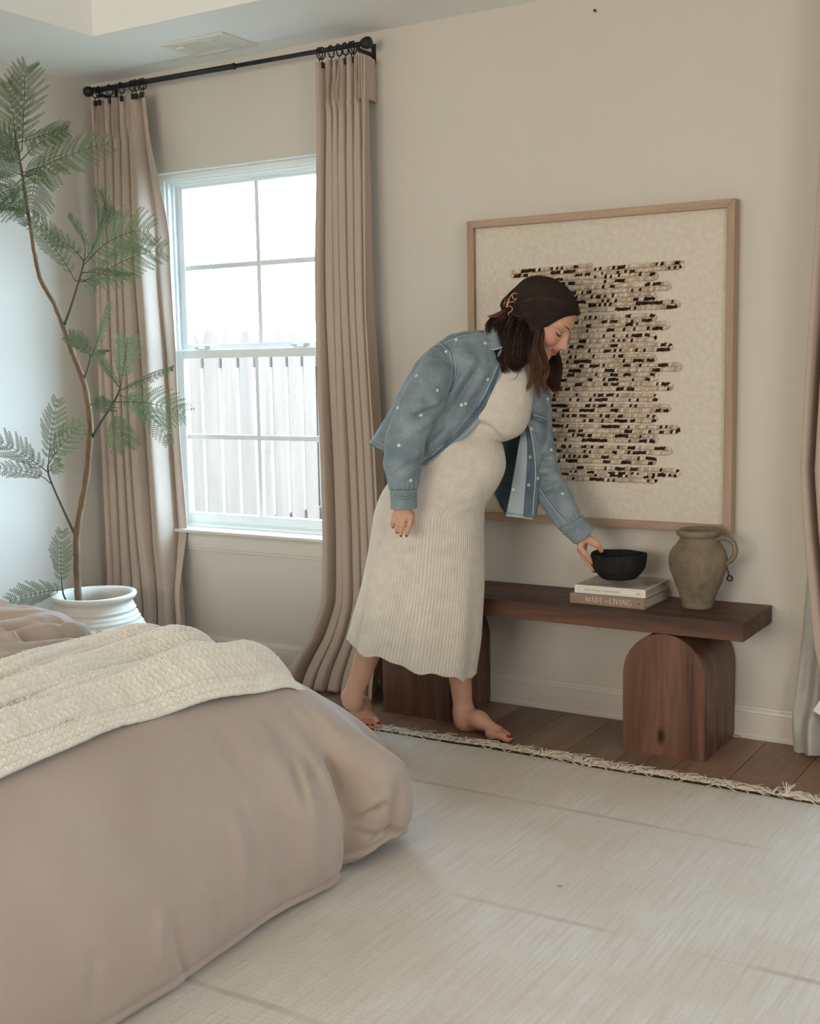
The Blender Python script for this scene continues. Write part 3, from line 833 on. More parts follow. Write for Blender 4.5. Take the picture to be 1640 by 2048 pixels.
# ================================================================== CLAY JUG
n = NT('aged_clay'); v = n.coord('Object')
c = n.ramp(n.noise(v, 7, 6, .65, .6), [(.3, lin(104, 90, 74)), (.5, lin(132, 118, 100)), (.68, lin(150, 136, 118))])
c = n.mix(n.ramp(n.noise(v, 60, 3, .7), [(.68, (0, 0, 0, 1)), (.74, (1, 1, 1, 1))]), c, lin(176, 162, 142))
CLAY = n.set(c, .92, n.bump(n.noise(v, 45, 5, .7), .45, .006, n.bump(n.wave(n.coord('Object'), 14, 1.5, 2, 'Z'), .15, .004)), .15)
jug = empty('clay_jug', (-1.258, -.142, BZ1), 'aged brown clay jug with one handle standing on the bench end', 'jug', None, .25)
pr = [(0, 0), (.046, 0), (.0485, .004), (.052, .02), (.062, .05), (.077, .09), (.0895, .125), (.0935, .148), (.0915, .168), (.0835, .190), (.072, .206), (.062, .219), (.0575, .228), (.060, .233), (.0665, .236),
      (.0695, .243), (.068, .251), (.062, .2545), (.0545, .252), (.0515, .243), (.052, .228), (.058, .212), (.075, .188), (.085, .150), (.078, .110), (.060, .06), (.044, .015), (0, .012)]
V, F = lathe(spline(pr, 90), 64)
V[:, 2] += .002 * np.sin(np.arctan2(V[:, 1], V[:, 0]) + 1) * (V[:, 2] > .2)
V += .0012 * vnoise(V * 40, 2)[:, None] * unit(np.c_[V[:, :2], np.zeros(len(V))])
mk('body', V, F, CLAY, jug)
hp = spline([(.056, .222), (.075, .229), (.100, .226), (.116, .207), (.117, .180), (.106, .160), (.090, .148)], 26)
V = []
for i, (r, z) in enumerate(hp):
    tt = hp[min(i + 1, 25)] - hp[max(i - 1, 0)]; tt = tt / np.linalg.norm(tt); nn = np.array([-tt[1], tt[0]])
    for a in np.arange(10) * 2 * PI / 10:
        w = .0125 * math.cos(a); h = .0068 * math.sin(a) * (1 - .25 * math.cos(2 * a))
        V.append((r + nn[0] * h, w, z + nn[1] * h))
V = np.array(V); F = grid(26, 10, False, True)
a = math.radians(14 - 25.0); V[:, :2] = V[:, :2] @ np.array([[math.cos(a), math.sin(a)], [-math.sin(a), math.cos(a)]])
mk('handle', V, F, CLAY, jug)

# ================================================================== BLACK BOWL (held over the books)
n = NT('black_pulp'); v = n.coord('Object')
BLK = n.set(n.ramp(n.noise(v, 30, 5, .7), [(.4, lin(24, 24, 25)), (.75, lin(44, 43, 42))]), .8, n.bump(n.noise(v, 38, 5, .7), .7, .008), .25)
BWC = np.array([-1.506, -.200, .5365])
bowl = empty('bowl', BWC, 'black rough paper mache bowl held in the hand above the books', 'bowl')
pr = [(0, 0), (.050, 0), (.058, .003), (.068, .014), (.078, .026), (.085, .040), (.0885, .060), (.0905, .078), (.0895, .083), (.0855, .084), (.0825, .080), (.0815, .060), (.077, .040), (.066, .022), (.05, .012), (0, .010)]
V, F = lathe(spline(pr, 70), 72)
th = np.arctan2(V[:, 1], V[:, 0])
V[:, :2] *= (1 + .012 * np.sin(2 * th + .6) + .008 * np.sin(3 * th) + .012 * vnoise(V * 22, 8))[:, None]
V[:, 2] += (.0016 * np.sin(th * 2 + 2) + .0008 * np.sin(5 * th)) * sstep(.02, .08, V[:, 2])
mk('body', V, F, BLK, bowl)

# ================================================================== RUG
n = NT('wool_rug'); v = n.coord('Object')
st1 = n.noise(n.coord('Object', (26, .9, 1)), 4.5, 4, .6)      # streaks along y
st2 = n.noise(n.coord('Object', (3, 3, 1)), 1.3, 3)
fl1 = n.noise(v, 260, 3, .7)
c = n.ramp(st1, [(.25, lin(188, 176, 161)), (.5, lin(201, 192, 180)), (.75, lin(209, 202, 192))])
c = n.mix(n.math('MULTIPLY', n.ramp(st2, [(.42, (1, 1, 1, 1)), (.6, (0, 0, 0, 1))]), .35), c, lin(192, 174, 152))
c = n.mix(n.ramp(fl1, [(.30, (.55, .55, .55, 1)), (.42, (0, 0, 0, 1))]), c, lin(160, 138, 116))
ln = n.wave(n.coord('Object', (1, 1, 1)), .314 / .62, .35, .6, 'Y')
lnf = n.ramp(ln, [(.99985, (0, 0, 0, 1)), (.99998, (1, 1, 1, 1))])
lnn = n.math('MULTIPLY', lnf, n.ramp(n.noise(v, 2.3, 2), [(.4, (0, 0, 0, 1)), (.55, (1, 1, 1, 1))]))
c = n.mix(n.math('MULTIPLY', lnn, .4), c, lin(142, 118, 96))
sp = n.n('ShaderNodeTexVoronoi'); sp.inputs['Scale'].default_value = 3.1; n.l(v, sp.inputs['Vector'])
c = n.mix(n.math('MULTIPLY', n.ramp(sp.outputs['Distance'], [(.020, (1, 1, 1, 1)), (.034, (0, 0, 0, 1))]), .6), c, lin(110, 92, 76))
rows = n.wave(n.coord('Object'), .314 * 62, 3.2, 6, 'Y')
h = n.math('ADD', n.math('MULTIPLY', rows, .22), n.math('MULTIPLY', n.noise(v, 190, 3, .7), .8))
h = n.math('ADD', h, n.math('MULTIPLY', st1, .35))
RUGM = n.set(c, .97, n.bump(h, .5, .005), .08, .15)
RY1, RX0_, RX1_ = -.535, -3.3, .75
nx, ny = 150, 120
xs = np.linspace(RX0_, RX1_, nx); ys = np.linspace(-4.3, RY1, ny)
X, Y = np.meshgrid(xs, ys)
e = np.minimum(np.minimum(X - RX0_, RX1_ - X), RY1 - Y + .004)
edge_w = .008 * vnoise(np.stack([X * 5, Y * 0, X * 0], -1), 4) * (Y > RY1 - .001)
Z = .0125 * sstep(-.002, .02, e) + .0016 * vnoise(np.stack([X * 7, Y * 5, X * 0], -1), 2) * sstep(0, .1, e) + .001
rug = mk('rug', np.stack([X, Y + edge_w, Z], -1).reshape(-1, 3), grid(ny, nx), RUGM)
tag(rug, 'large cream wool rug with faint streaks and a fringed far edge', 'rug')
FRG = plain('fringe_cotton', lin(220, 208, 190), .95, .08, 60)
protos = []
rf = random.Random(21)
for q in range(9):
    ps = []
    for s_ in range(5):
        a = rf.uniform(-.9, .9) + (.5 if q % 2 else -.3); L = rf.uniform(.04, .085)
        P = [np.array([rf.uniform(-.004, .004), -.004, .006])]
        for k_ in range(5):
            a += rf.uniform(-.55, .55)
            P.append(P[-1] + np.array([math.sin(a), math.cos(a) * .8, 0]) * L / 5 + np.array([0, 0, (.007 if q == 4 else .0035) if k_ < 2 else -.0022]))
        P = np.array(P); P[:, 2] = np.clip(P[:, 2] - .011 * np.linspace(0, 1, len(P)), -.0075, .05)
        ps.append(tube(spline(P, 9), .0014, 4, cap=False))
    V, F = join(ps); protos.append((V, F))
pm = []
x = -2.62
while x < -.60:
    q = rf.randrange(9)
    if len(pm) <= q or True:
        if not any(p[0] == q for p in pm):
            o = mk('tassel', *protos[q], FRG, rug); pm.append((q, o))
        else:
            o = [p[1] for p in pm if p[0] == q][0].copy(); COL.objects.link(o); o.parent = rug
    o.location = (x, RY1 - .006 + .008 * vnoise(np.array([[x * 5, 0, 0]]), 4)[0], .009); o.rotation_euler = (0, 0, rf.uniform(-.4, .4)); s_ = rf.uniform(.8, 1.2); o.scale = (s_ * 1.1 * rf.choice((-1, 1)), s_ * 1.55, s_)
    x += rf.uniform(.008, .0125)
# the upright tuft near the right edge of the frame
ps = []
for k_ in range(16):
    a = rf.uniform(-.6, .9); P = [np.array([0, 0, .006])]; el = rf.uniform(.5, 1.2)
    for j in range(5): el -= .18; P.append(P[-1] + np.array([math.sin(a) * math.cos(el), math.cos(a) * math.cos(el) * .5, math.sin(el)]) * .012)
    P = np.array(P); P[:, 2] = np.maximum(P[:, 2], .003); ps.append(tube(spline(P, 9), .0012, 4, cap=False))
o = mk('tassel', *join(ps), FRG, rug); o.location = (-.865, RY1 + .005, .004); o['label'] = 'upright tangled tuft of fringe'

# ================================================================== BED
DUV = NT('duvet_cotton'); n = DUV; v = n.coord('Object')
DUV = n.set(n.ramp(n.noise(v, 4, 3), [(.3, lin(168, 150, 137)), (.7, lin(176, 159, 146))]), .88, n.bump(n.noise(v, 26, 5, .65, .6), .10, .008, n.bump(n.noise(v, 700, 2), .12, .001)), .15, .25)
PX, PY, TZ = -2.07, -1.62, .53
prof = np.array([(0, TZ), (.06, TZ - .004), (.13, TZ - .018), (.21, TZ - .05), (.29, TZ - .105), (.36, TZ - .18), (.415, TZ - .27), (.445, TZ - .36), (.452, TZ - .44), (.44, TZ - .495), (.425, .022)])
prs = spline(prof, 120)
def duvet(P2, lift=0.0):
    """height of the top/upper drape of the duvet at points (x,y)"""
    dx = np.maximum(P2[..., 0] - PX, 0); dy = np.maximum(P2[..., 1] - PY, 0) / .62
    r = np.hypot(dx, dy)
    k = np.argmax(prs[:, 0]); return np.interp(r, prs[:k, 0], prs[:k, 1])
bed = empty('bed', (-2.9, -2.6, 0), 'low bed with a puffy dusty beige duvet in the foreground', 'bed')
ns, nt = 700, 190
s = np.linspace(0, 1, ns)
Lf, Lc, Ls = 1.75, .55, 1.84                                # foot side, corner, far side
tot = Lf + Lc + Ls
dist = s * tot
base = np.zeros((ns, 2)); outd = np.zeros((ns, 2)); phi = np.zeros(ns)
for i, q in enumerate(dist):
    if q < Lf: base[i] = (PX, PY - Lf + q); outd[i] = (1, 0)
    elif q < Lf + Lc:
        a = (q - Lf) / Lc * PI / 2; phi[i] = a; base[i] = (PX, PY); outd[i] = (math.cos(a), math.sin(a))
    else: base[i] = (PX - (q - Lf - Lc), PY); outd[i] = (0, 1); phi[i] = PI / 2
t = np.linspace(-1, 1, nt)
C2 = np.array([-3.2, -2.75])
V = np.zeros((ns, nt, 3))
for j, tt in enumerate(t):
    if tt <= 0:
        P = base * (1 + tt) + C2 * (-tt); V[:, j, :2] = P; V[:, j, 2] = TZ
    else:
        k = tt * (len(prs) - 1); r = np.interp(k, np.arange(len(prs)), prs[:, 0]); z = np.interp(k, np.arange(len(prs)), prs[:, 1])
        sc = 1 - .38 * sstep(0, PI / 2, phi)
        cornr = np.sin(2 * phi) * (phi > 0) * (phi < PI / 2)
        bulge = .125 * cornr * sstep(.25, .75, tt)
        crease = -.075 * np.exp(-((dist - (Lf + .03)) / .04) ** 2) * sstep(.42, .75, tt) * (1 - .25 * sstep(.9, 1, tt))
        rr = r * sc + bulge + crease
        V[:, j, :2] = base + outd * rr[:, None]
        V[:, j, 2] = z + .05 * cornr * sstep(.55, 1, tt)
Vf = V.reshape(-1, 3)
# folds: vertical draw lines towards the corner, small creases, rolled-back layer near the pillows
T2 = np.tile(t, (ns, 1)).ravel(); D2 = np.repeat(dist, nt)
nrm = normals(Vf, ns, nt)
if nrm[(ns // 4) * nt + nt - 40][0] < 0: nrm = -nrm
g = np.exp(-((D2 - (Lf - .06)) / .17) ** 2)
fold = .0045 * g * np.sin((D2 - Lf) * 52 + 3.0 * T2 + 3.5 * vnoise(np.stack([D2 * 4, T2 * 3, T2 * 0], -1), 3)) * sstep(.30, .55, T2) * sstep(1.02, .75, T2)
fold += .006 * vnoise(np.stack([D2 * 6, T2 * 1.6, T2 * 0], -1), 9) * sstep(.3, .7, T2)
cor = sstep(Lf + .02, Lf + .1, D2) * sstep(Lf + Lc, Lf + Lc - .1, D2)
fold += .020 * cor * np.sin((D2 - Lf) * 40 - 5 * T2 + 1.5 * vnoise(np.stack([D2 * 6, T2 * 4, T2 * 0], -1), 5)) * sstep(.35, .8, T2)
fold += .0075 * cor * (1 - 2.4 * np.abs(vnoise(np.stack([D2 * 9 + T2 * 2, T2 * 5 - D2 * 2, T2 * 0], -1), 23))) * sstep(.3, .6, T2)
fold += .009 * g * (1 - 2.4 * np.abs(vnoise(np.stack([D2 * 14, T2 * 2.2, T2 * 0], -1), 24))) * sstep(.3, .5, T2) * sstep(1, .85, T2)
fold += .010 * vnoise(Vf * 3.1, 12) + .0035 * vnoise(Vf * 9, 13)
def crease_lines(V, L):
    p = proj(V); h = np.zeros(len(V))
    for pts, w, a in L:
        best = np.full(len(V), 1e9); tb_ = np.zeros(len(V)); n_ = len(pts) - 1
        for k in range(n_):
            x0, y0 = pts[k]; x1, y1 = pts[k + 1]; dl = np.array([x1 - x0, y1 - y0], float); L2 = dl @ dl
            tt = np.clip(((p[:, 0] - x0) * dl[0] + (p[:, 1] - y0) * dl[1]) / L2, 0, 1); dd = np.hypot(p[:, 0] - x0 - tt * dl[0], p[:, 1] - y0 - tt * dl[1])
            m = dd < best; best = np.where(m, dd, best); tb_ = np.where(m, (k + tt) / n_, tb_)
        h += a * np.exp(-(best / w) ** 2) * np.minimum(1, 4 * tb_ + .1) * np.minimum(1, 4 * (1 - tb_) + .1)
    return h
fold += crease_lines(Vf, [([(582, 1508), (594, 1560), (606, 1612)], 7, -.012), ([(596, 1508), (612, 1570), (630, 1660)], 9, .010), ([(619, 1508), (629, 1568)], 6, -.011), ([(632, 1515), (660, 1590), (684, 1680)], 9, .011), ([(650, 1508), (664, 1550), (676, 1600)], 6, -.013),
    ([(786, 1565), (789, 1630), (781, 1690)], 6, -.011), ([(760, 1540), (772, 1600), (768, 1660)], 10, .010), ([(703, 1643), (740, 1622), (778, 1608)], 6, -.014), ([(708, 1630), (745, 1606), (776, 1590)], 7, .010), ([(730, 1692), (776, 1666), (800, 1660)], 6, -.012),
    ([(712, 1655), (735, 1668), (760, 1672)], 5, -.010), ([(716, 1560), (736, 1600), (742, 1640)], 9, .009), ([(472, 1615), (488, 1710), (500, 1808)], 14, .008), ([(320, 1810), (312, 1870), (316, 1940)], 12, .008), ([(540, 1690), (560, 1740), (575, 1775)], 12, .007),
    ([(190, 1900), (182, 1960), (180, 2030)], 12, -.007), ([(345, 1830), (350, 1900), (372, 1960)], 8, -.007), ([(430, 1800), (436, 1850)], 7, -.006)])
Vf = Vf + nrm * fold[:, None]
# hem seam
Vf += nrm * (.004 * np.exp(-((T2 - .955) / .012) ** 2) - .005 * np.exp(-((T2 - .925) / .010) ** 2))[:, None]
# rolled-back layer
xr = Vf[:, 0] + .10 * vnoise(np.stack([Vf[:, 1] * 2.2, Vf[:, 1] * 0, Vf[:, 1] * 0], -1), 6)
up_ = sstep(-2.50, -2.62, xr) * sstep(.55, .1, T2)
wal, wac = Vf[:, 0] * .95 + Vf[:, 1] * .3, -Vf[:, 0] * .3 + Vf[:, 1] * .95
Z0_ = wal * 0
wr = 1 - 2.2 * np.abs(vnoise(np.stack([wal * 1.5, wac * 9 + 1.2 * vnoise(np.stack([wal * 2, wac * 2, Z0_], -1), 8), Z0_], -1), 7)) + .45 * (1 - 2.2 * np.abs(vnoise(np.stack([wal * 3.2, wac * 21, Z0_], -1), 17)))
Vf[:, 2] += up_ * (.022 + .026 * wr) - .02 * np.exp(-((xr + 2.485) / .03) ** 2) * sstep(.5, .1, T2)
Vf[:, 2] += crease_lines(Vf, [([(0, 1280), (78, 1272), (137, 1266), (176, 1268), (222, 1290)], 5, -.022), ([(0, 1270), (78, 1262), (137, 1256), (180, 1258), (228, 1282)], 6, .018), ([(109, 1252), (137, 1264), (187, 1264)], 4, -.014), ([(0, 1262), (40, 1256)], 4, -.012),
    ([(0, 1300), (60, 1294), (130, 1286), (180, 1284)], 6, -.014), ([(0, 1316), (70, 1308), (140, 1298)], 6, .014), ([(100, 1323), (148, 1306), (200, 1298)], 5, -.024), ([(0, 1352), (60, 1338), (110, 1322)], 5, -.020), ([(60, 1240), (120, 1243), (180, 1256)], 4, -.008)]) * (Vf[:, 0] < -2.2) * sstep(.8, .4, T2)
Vf[:, 2] = np.maximum(Vf[:, 2], .0165)
o = mk('duvet', Vf - np.array(bed.location), grid(ns, nt), DUV, bed)
MAT = plain('mattress_cloth', lin(214, 206, 194), .9, .02)
mk('mattress', *rel(bed, box(-3.98, -2.0, -3.40, -1.62, .17, .47, .05, 4)), MAT, bed)
mk('bed_base', *rel(bed, box(-3.98, -2.02, -3.38, -1.64, .02, .17, .01)), ACA, bed, smooth=False)

# knitted throw across the foot
n = NT('chunky_knit'); v = n.coord('Object')
KNIT = n.set(n.ramp(n.noise(v, 30, 3), [(.3, lin(222, 212, 196)), (.7, lin(234, 226, 212))]), .95, n.bump(n.noise(v, 420, 3, .7), .35, .002), .1, .3)
pitch = .0205
na, nb = 250, 860
A, Bv = np.meshgrid(np.linspace(0, 1, na), np.linspace(0, 1, nb), indexing='ij')
y = -3.55 + Bv * 2.13
xf = np.interp(y, [-3.55, -2.45, -2.1, -1.85, -1.6, -1.5], [-1.80, -1.835, -1.86, -1.845, -1.83, -1.83]) + .012 * vnoise(np.stack([y * 3, y * 0, y * 0], -1), 3)
xb = np.interp(y, [-3.55, -2.45, -2.05, -1.8, -1.5], [-2.26, -2.27, -2.33, -2.40, -2.38])
x = xf + (xb - xf) * A
z = duvet(np.stack([x, y], -1)) + .012
sarc = A * .47
# long soft folds
for ca, wa, ha in ((.27, .085, .038), (.56, .075, .030), (.86, .07, .026)):
    c_ = ca + .05 * np.sin(y * 2.3 + ca * 9) + .06 * sstep(-2.2, -1.5, y) * (ca - .4)
    z += ha * np.exp(-((A - c_) / wa) ** 2) * (1 + .35 * vnoise(np.stack([y * 2.4, A * 0 + ca * 5, A * 0], -1), 8))
    z -= .010 * np.exp(-((A - c_ + 1.25 * wa) / .03) ** 2)
z += .012 * vnoise(np.stack([x * 8, y * 5, x * 0], -1), 5)
P = np.stack([x, y, z], -1).reshape(-1, 3)
N = normals(P, na, nb)
if N[:, 2].mean() < 0: N = -N
U = (A * .56 / pitch).ravel(); Wv = (Bv * 2.2 / (pitch * .95)).ravel()
row = np.floor(U); fu = U - row
lump = np.abs(np.sin(PI * (Wv + .5 * (row % 2)))) ** .7 * np.sin(PI * fu) ** .6
tilt = .5 + .5 * np.cos(2 * PI * (Wv + .5 * (row % 2)) + 1.6 * (fu - .5))
P += N * (.017 * (.55 * lump + .45 * tilt * np.sin(PI * fu) ** .5) + .0012 * vnoise(P * 160, 3))[:, None]
throw = mk('knit_throw', P, grid(na, nb), KNIT)
sd = throw.modifiers.new('thickness', 'SOLIDIFY'); sd.thickness = .005; sd.offset = -1
tag(throw, 'chunky cream knitted throw lying across the foot of the bed', 'blanket')

# nightstand
NW = wood('nightstand_wood', [lin(128, 92, 68), lin(156, 116, 88), lin(172, 134, 104)], 'X', 1.0, .5)
nsd = empty('nightstand', (-3.66, -1.13, -.0), 'round light wooden nightstand behind the bed at the left edge', 'nightstand')
V, F = lathe([(0, .375), (.19, .375), (.196, .381), (.196, .404), (.192, .410), (0, .410)], 48); mk('top', V, F, NW, nsd); autosmooth(nsd.children[0], 40)
V, F = lathe([(.172, .0), (.175, .0), (.178, .004), (.178, .374)], 40); mk('drum', V, F, NW, nsd)
V, F = lathe([(0, .002), (.17, .002), (.17, .006), (0, .006)], 30); mk('foot', V, F, NW, nsd)
# ================================================================== TALL POTTED PLANT
n = NT('white_pottery'); v = n.coord('Object')
POTM = n.set(n.ramp(n.noise(v, 9, 5, .6), [(.3, lin(214, 208, 196)), (.7, lin(228, 224, 215))]), .75, n.bump(n.noise(v, 90, 4, .7), .3, .004), .2)
plant = empty('potted_tree', (-3.645, -.475, 0), 'tall potted tree with ferny green fronds beside the window', 'plant')
PLN = np.array(plant.location)
pr = [(.0, 0), (.17, 0), (.185, .006), (.225, .05), (.262, .11), (.272, .16), (.262, .21), (.240, .265), (.225, .300), (.216, .318), (.219, .326), (.233, .334), (.241, .345), (.238, .354), (.226, .356), (.208, .348), (.198, .33), (.200, .30), (.215, .25), (0, .24)]
P = spline(pr, 160); P[:, 0] *= np.where(P[:, 1] > .3, .71, .80 - .09 * sstep(.16, .3, P[:, 1]))
outer = np.arange(len(P)) < 100
P[:, 0] += np.where(outer & (P[:, 1] > .02) & (P[:, 1] < .30), .0026 * np.sin(P[:, 1] * 330) + .0016 * np.sin(P[:, 1] * 171 + 1), 0)
V, F = lathe(P, 96); th = np.arctan2(V[:, 1], V[:, 0])
V[:, 2] += .002 * np.sin(th * 2) * (V[:, 2] > .1); V[:, :2] *= (1 + .004 * np.sin(th * 3 + V[:, 2] * 20))[:, None]
mk('pot', V, F, POTM, plant)
V, F = lathe([(0, .30), (.146, .30), (.146, .29), (0, .29)], 48); mk('soil', V, F, plain('dark_soil', lin(26, 22, 20), .95, .3, 60, .6, 90), plant)
n = NT('branch_bark'); v = n.coord('Object', (8, 8, 2))
TRK = n.set(n.ramp(n.noise(v, 5, 5, .6), [(.3, lin(98, 78, 60)), (.7, lin(134, 110, 86))]), .8, n.bump(n.noise(v, 12, 4), .4, .004), .2)
TWG = plain('green_twig', lin(70, 76, 58), .7, .12, 30)
n = NT('frond_leaf'); v = n.coord('Object')
oi = n.n('ShaderNodeObjectInfo')
c = n.mix(oi.outputs['Random'], lin(66, 92, 56), lin(92, 116, 78))
c = n.mix(n.math('MULTIPLY', n.noise(v, 25, 2), .5), c, lin(126, 142, 110))
LEAF = n.set(c, .5, None, .5, transl=(.15, c))
def pp(px, py, dep=0.0):
    """point at the plant's distance (dep metres nearer the photographer)"""
    f = unit(np.array([CR[2][0], CR[2][1], 0])); o = PLN - f * dep
    d = ray(px, py); t_ = ((o - CP) @ f) / (d @ f)
    return CP + d * t_
tr_px = [(157.7, 1222, 0), (155, 1160, 0), (153.5, 1120, 0), (153, 1078, 0), (159, 1031, .01), (172.6, 958, .02), (178.6, 892, .03), (181, 849, .03), (176, 806, .03), (169, 769, .03), (156, 733, .04), (143, 699, .05),
         (133, 669.5, .06), (123, 643, .06), (106, 603, .07), (83, 563, .08), (68, 502, .1), (61, 452, .11), (55, 419, .12), (49, 380, .12), (44, 347, .13), (39.5, 318, .13), (33.5, 282, .14), (30, 262, .14)]
TP = np.array([pp(*q) for q in tr_px])
TPs = spline(TP, 110)
rad = np.interp(np.linspace(0, 1, 110), [0, .15, .5, .75, 1], [.0145, .0130, .0105, .0075, .003])
rad = rad * (1 + .10 * np.maximum(0, np.sin(np.arange(110) * 1.15)) ** 6)
V, F = tube(TPs, rad, 12); V = V + .0012 * vnoise(V * 60, 3)[:, None]
mk('trunk', V - PLN, F, TRK, plant)
BRP = [TPs]
for pts, r in (([(151, 1072, 0), (127, 1020, .03), (106, 972, .06), (97, 948, .08), (96, 930, .09)], .0052), ([(184, 875, .03), (205, 840, .06), (229, 802, .09), (240, 778, .11), (243, 765, .11)], .0055),
               ([(168, 760, .03), (176, 735, .05), (181, 713, .07)], .0042), ([(129, 650, .06), (140, 620, .08), (151, 586, .1), (165, 538, .12), (168, 524, .12)], .0055), ([(140, 1215, .02), (128, 1192, .04), (124, 1175, .05)], .0045)):
    BRP.append(spline([pp(*q) for q in pts], 40))
    mk('branch', *(lambda a: (a[0] - PLN, a[1]))(tube(spline([pp(*q) for q in pts], 16), np.linspace(r, r * .65, 16), 8)), TWG, plant)
CAMDIR = unit(np.array([CR[2][0], CR[2][1], 0]))
rp = random.Random(33)
def frond(pts, half, npin, tilt=0.0, droop=.15, asym=(1, 1), start=.12, ang=58, prof=None, leaf=.0118):
    R = spline([pp(*q) for q in pts], 40); L = np.concatenate([[0], np.cumsum(np.linalg.norm(np.diff(R, axis=0), axis=1))]); tot = L[-1]
    T = unit(np.gradient(R, axis=0))
    ps = []
    Vt, Ft = tube(R, np.linspace(.0022, .0008, 40), 5, cap=False)
    LV, LF = [], []
    nl = 0
    mpx = 1 / 500.0
    for k in range(npin):
        u = start + (1 - start) * (k + .4) / npin
        i = min(39, int(u * 39)); p0 = R[i]; tt = T[i]
        side = unit(np.cross(tt, -CAMDIR)); nm = unit(np.cross(side, tt))
        side = side * math.cos(tilt) + nm * math.sin(tilt); nm = np.cross(side, tt)
        env = (prof or (lambda q: (min(1, .45 + 1.6 * q)) * (1 - .62 * max(0, (q - .45) / .55) ** 1.3)))((u - start) / (1 - start))
        for sgn in (1, -1):
            le = 1.12 * half * mpx * env * asym[0 if sgn > 0 else 1] * rp.uniform(.88, 1.08)
            if le < .012: continue
            a = math.radians(ang - 16 * (u - start)) + rp.uniform(-.07, .07)
            nP = max(5, int(le / .0058))
            q = np.linspace(0, 1, nP + 1)
            dirx = tt * math.cos(a) + side * sgn * math.sin(a)
            curve = p0 + (dirx[None] * q[:, None] + tt[None] * .16 * (q**2)[:, None] - nm[None] * droop * (q**2)[:, None] - np.array([[0, 0, .10]]) * (q**2)[:, None] * droop * 2) * le
            Vp, Fp = tube(curve, np.linspace(.0009, .0004, nP + 1), 3, cap=False)
            ps.append((Vp, Fp))
            tp = unit(np.gradient(curve, axis=0)); sd = unit(np.cross(tp, nm)); nn = np.cross(sd, tp)
            # leaflets: folded lozenges
            ll = leaf * (1 - .55 * q[1:] ** 2.2) * (.75 + .25 * np.minimum(1, q[1:] * 4))
            for s2 in (1, -1):
                d = unit(sd[1:] * s2 * .86 + tp[1:] * .5 + nn[1:] * rp.uniform(.1, .35))
                w = tp[1:] * .0024; b = curve[1:]
                a0 = b - w * .5; a1 = b + w * .6; m0 = b + d * ll[:, None] * .55 - w * .9; m1 = b + d * ll[:, None] * .55 + w * .9; tpz = b + d * ll[:, None] + tp[1:] * .001
                blk = np.stack([a0, m0, tpz, m1, a1], 1).reshape(-1, 3); n0 = nl; nl += len(blk)
                LV.append(blk); LF += [(n0 + 5 * i_, n0 + 5 * i_ + 1, n0 + 5 * i_ + 2, n0 + 5 * i_ + 3, n0 + 5 * i_ + 4) for i_ in range(nP)]
    f = mk('frond', np.concatenate(LV) - PLN, LF, LEAF, plant, smooth=False)
    AL_ = np.concatenate(BRP); j = np.argmin(np.linalg.norm(AL_ - R[0], axis=1) + np.maximum(0, AL_[:, 2] - R[0][2]) * .8); gap = np.linalg.norm(AL_[j] - R[0])
    if .004 < gap < .22: ps.append(tube(spline([AL_[j], (AL_[j] + R[0]) / 2 - np.array([0, 0, .06 * gap]), R[0], R[2]], 10), .0021, 5, cap=False))
    V, F = join([(Vt, Ft)] + ps)
    mk('stalk', V - PLN, F, TWG, f)
    return f
F_ = frond
F_([(32, 300, .13), (27, 240, .14), (20, 190, .15), (14, 165, .15)], 44, 11)
F_([(44, 300, .13), (46, 250, .15), (49, 190, .17), (50, 150, .17), (54, 134, .17)], 46, 12)
F_([(36, 285, .14), (70, 276, .18), (105, 264, .2), (137, 254, .22)], 30, 10, .5)
F_([(45, 318, .13), (75, 288, .18), (105, 275, .2), (135, 262, .22)], 26, 10, .35)
F_([(62, 350, .12), (95, 327, .18), (140, 310, .22), (180, 296, .25), (222, 286, .28)], 40, 13, .1)
F_([(74, 336, .16), (68, 370, .2), (63, 400, .22), (60, 425, .22)], 66, 11, .1, .35, (1, .55), .02, 72)
F_([(48, 352, .14), (60, 340, .2), (85, 335, .24), (120, 345, .28)], 40, 10, .3, .3)
F_([(40, 330, .13), (15, 305, .18), (-20, 285, .22)], 40, 10, .2)
F_([(42, 350, .13), (20, 340, .2), (-15, 330, .25)], 42, 11, .3, .3)
F_([(38, 310, .13), (10, 275, .1), (-12, 262, .1)], 32, 9, .4)
F_([(54, 428, .12), (38, 414, .16), (12, 404, .2), (-20, 402, .22)], 34, 10, .2, .3)
F_([(60, 452, .11), (48, 444, .14), (36, 420, .16)], 15, 7, .6)
F_([(46, 380, .12), (30, 378, .18), (5, 385, .25), (-15, 395, .26)], 38, 10, .2, .4)
F_([(150, 560, .1), (129, 524, .14), (105, 493, .16), (85, 472, .17), (65, 455, .18)], 27, 11, .35)
F_([(166, 520, .12), (144, 495, .16), (120, 481, .18), (90, 455, .18), (66, 432, .18)], 24, 11, .5)
F_([(166, 532, .12), (190, 506, .18), (215, 485, .22), (245, 470, .25), (275, 462, .28), (300, 462, .3)], 52, 15, .05)
F_([(172, 560, .11), (205, 545, .18), (239, 526, .22), (287, 507, .26), (328, 500, .3)], 42, 14, .1)
F_([(188, 490, .12), (196, 465, .14), (197, 425, .16), (190, 378, .16)], 34, 12, 1.05, .1)
F_([(200, 470, .14), (204, 450, .16), (212, 415, .17), (202, 380, .17)], 24, 10, .9, .1)
F_([(171, 500, .12), (168, 480, .14), (155, 455, .15), (138, 430, .15)], 18, 10, .9)
F_([(203, 457, .14), (214, 440, .16), (229, 420, .18)], 18, 5, .3, start=.3)
F_([(172, 562, .11), (180, 568, .16), (194, 573, .2)], 18, 5, .2)
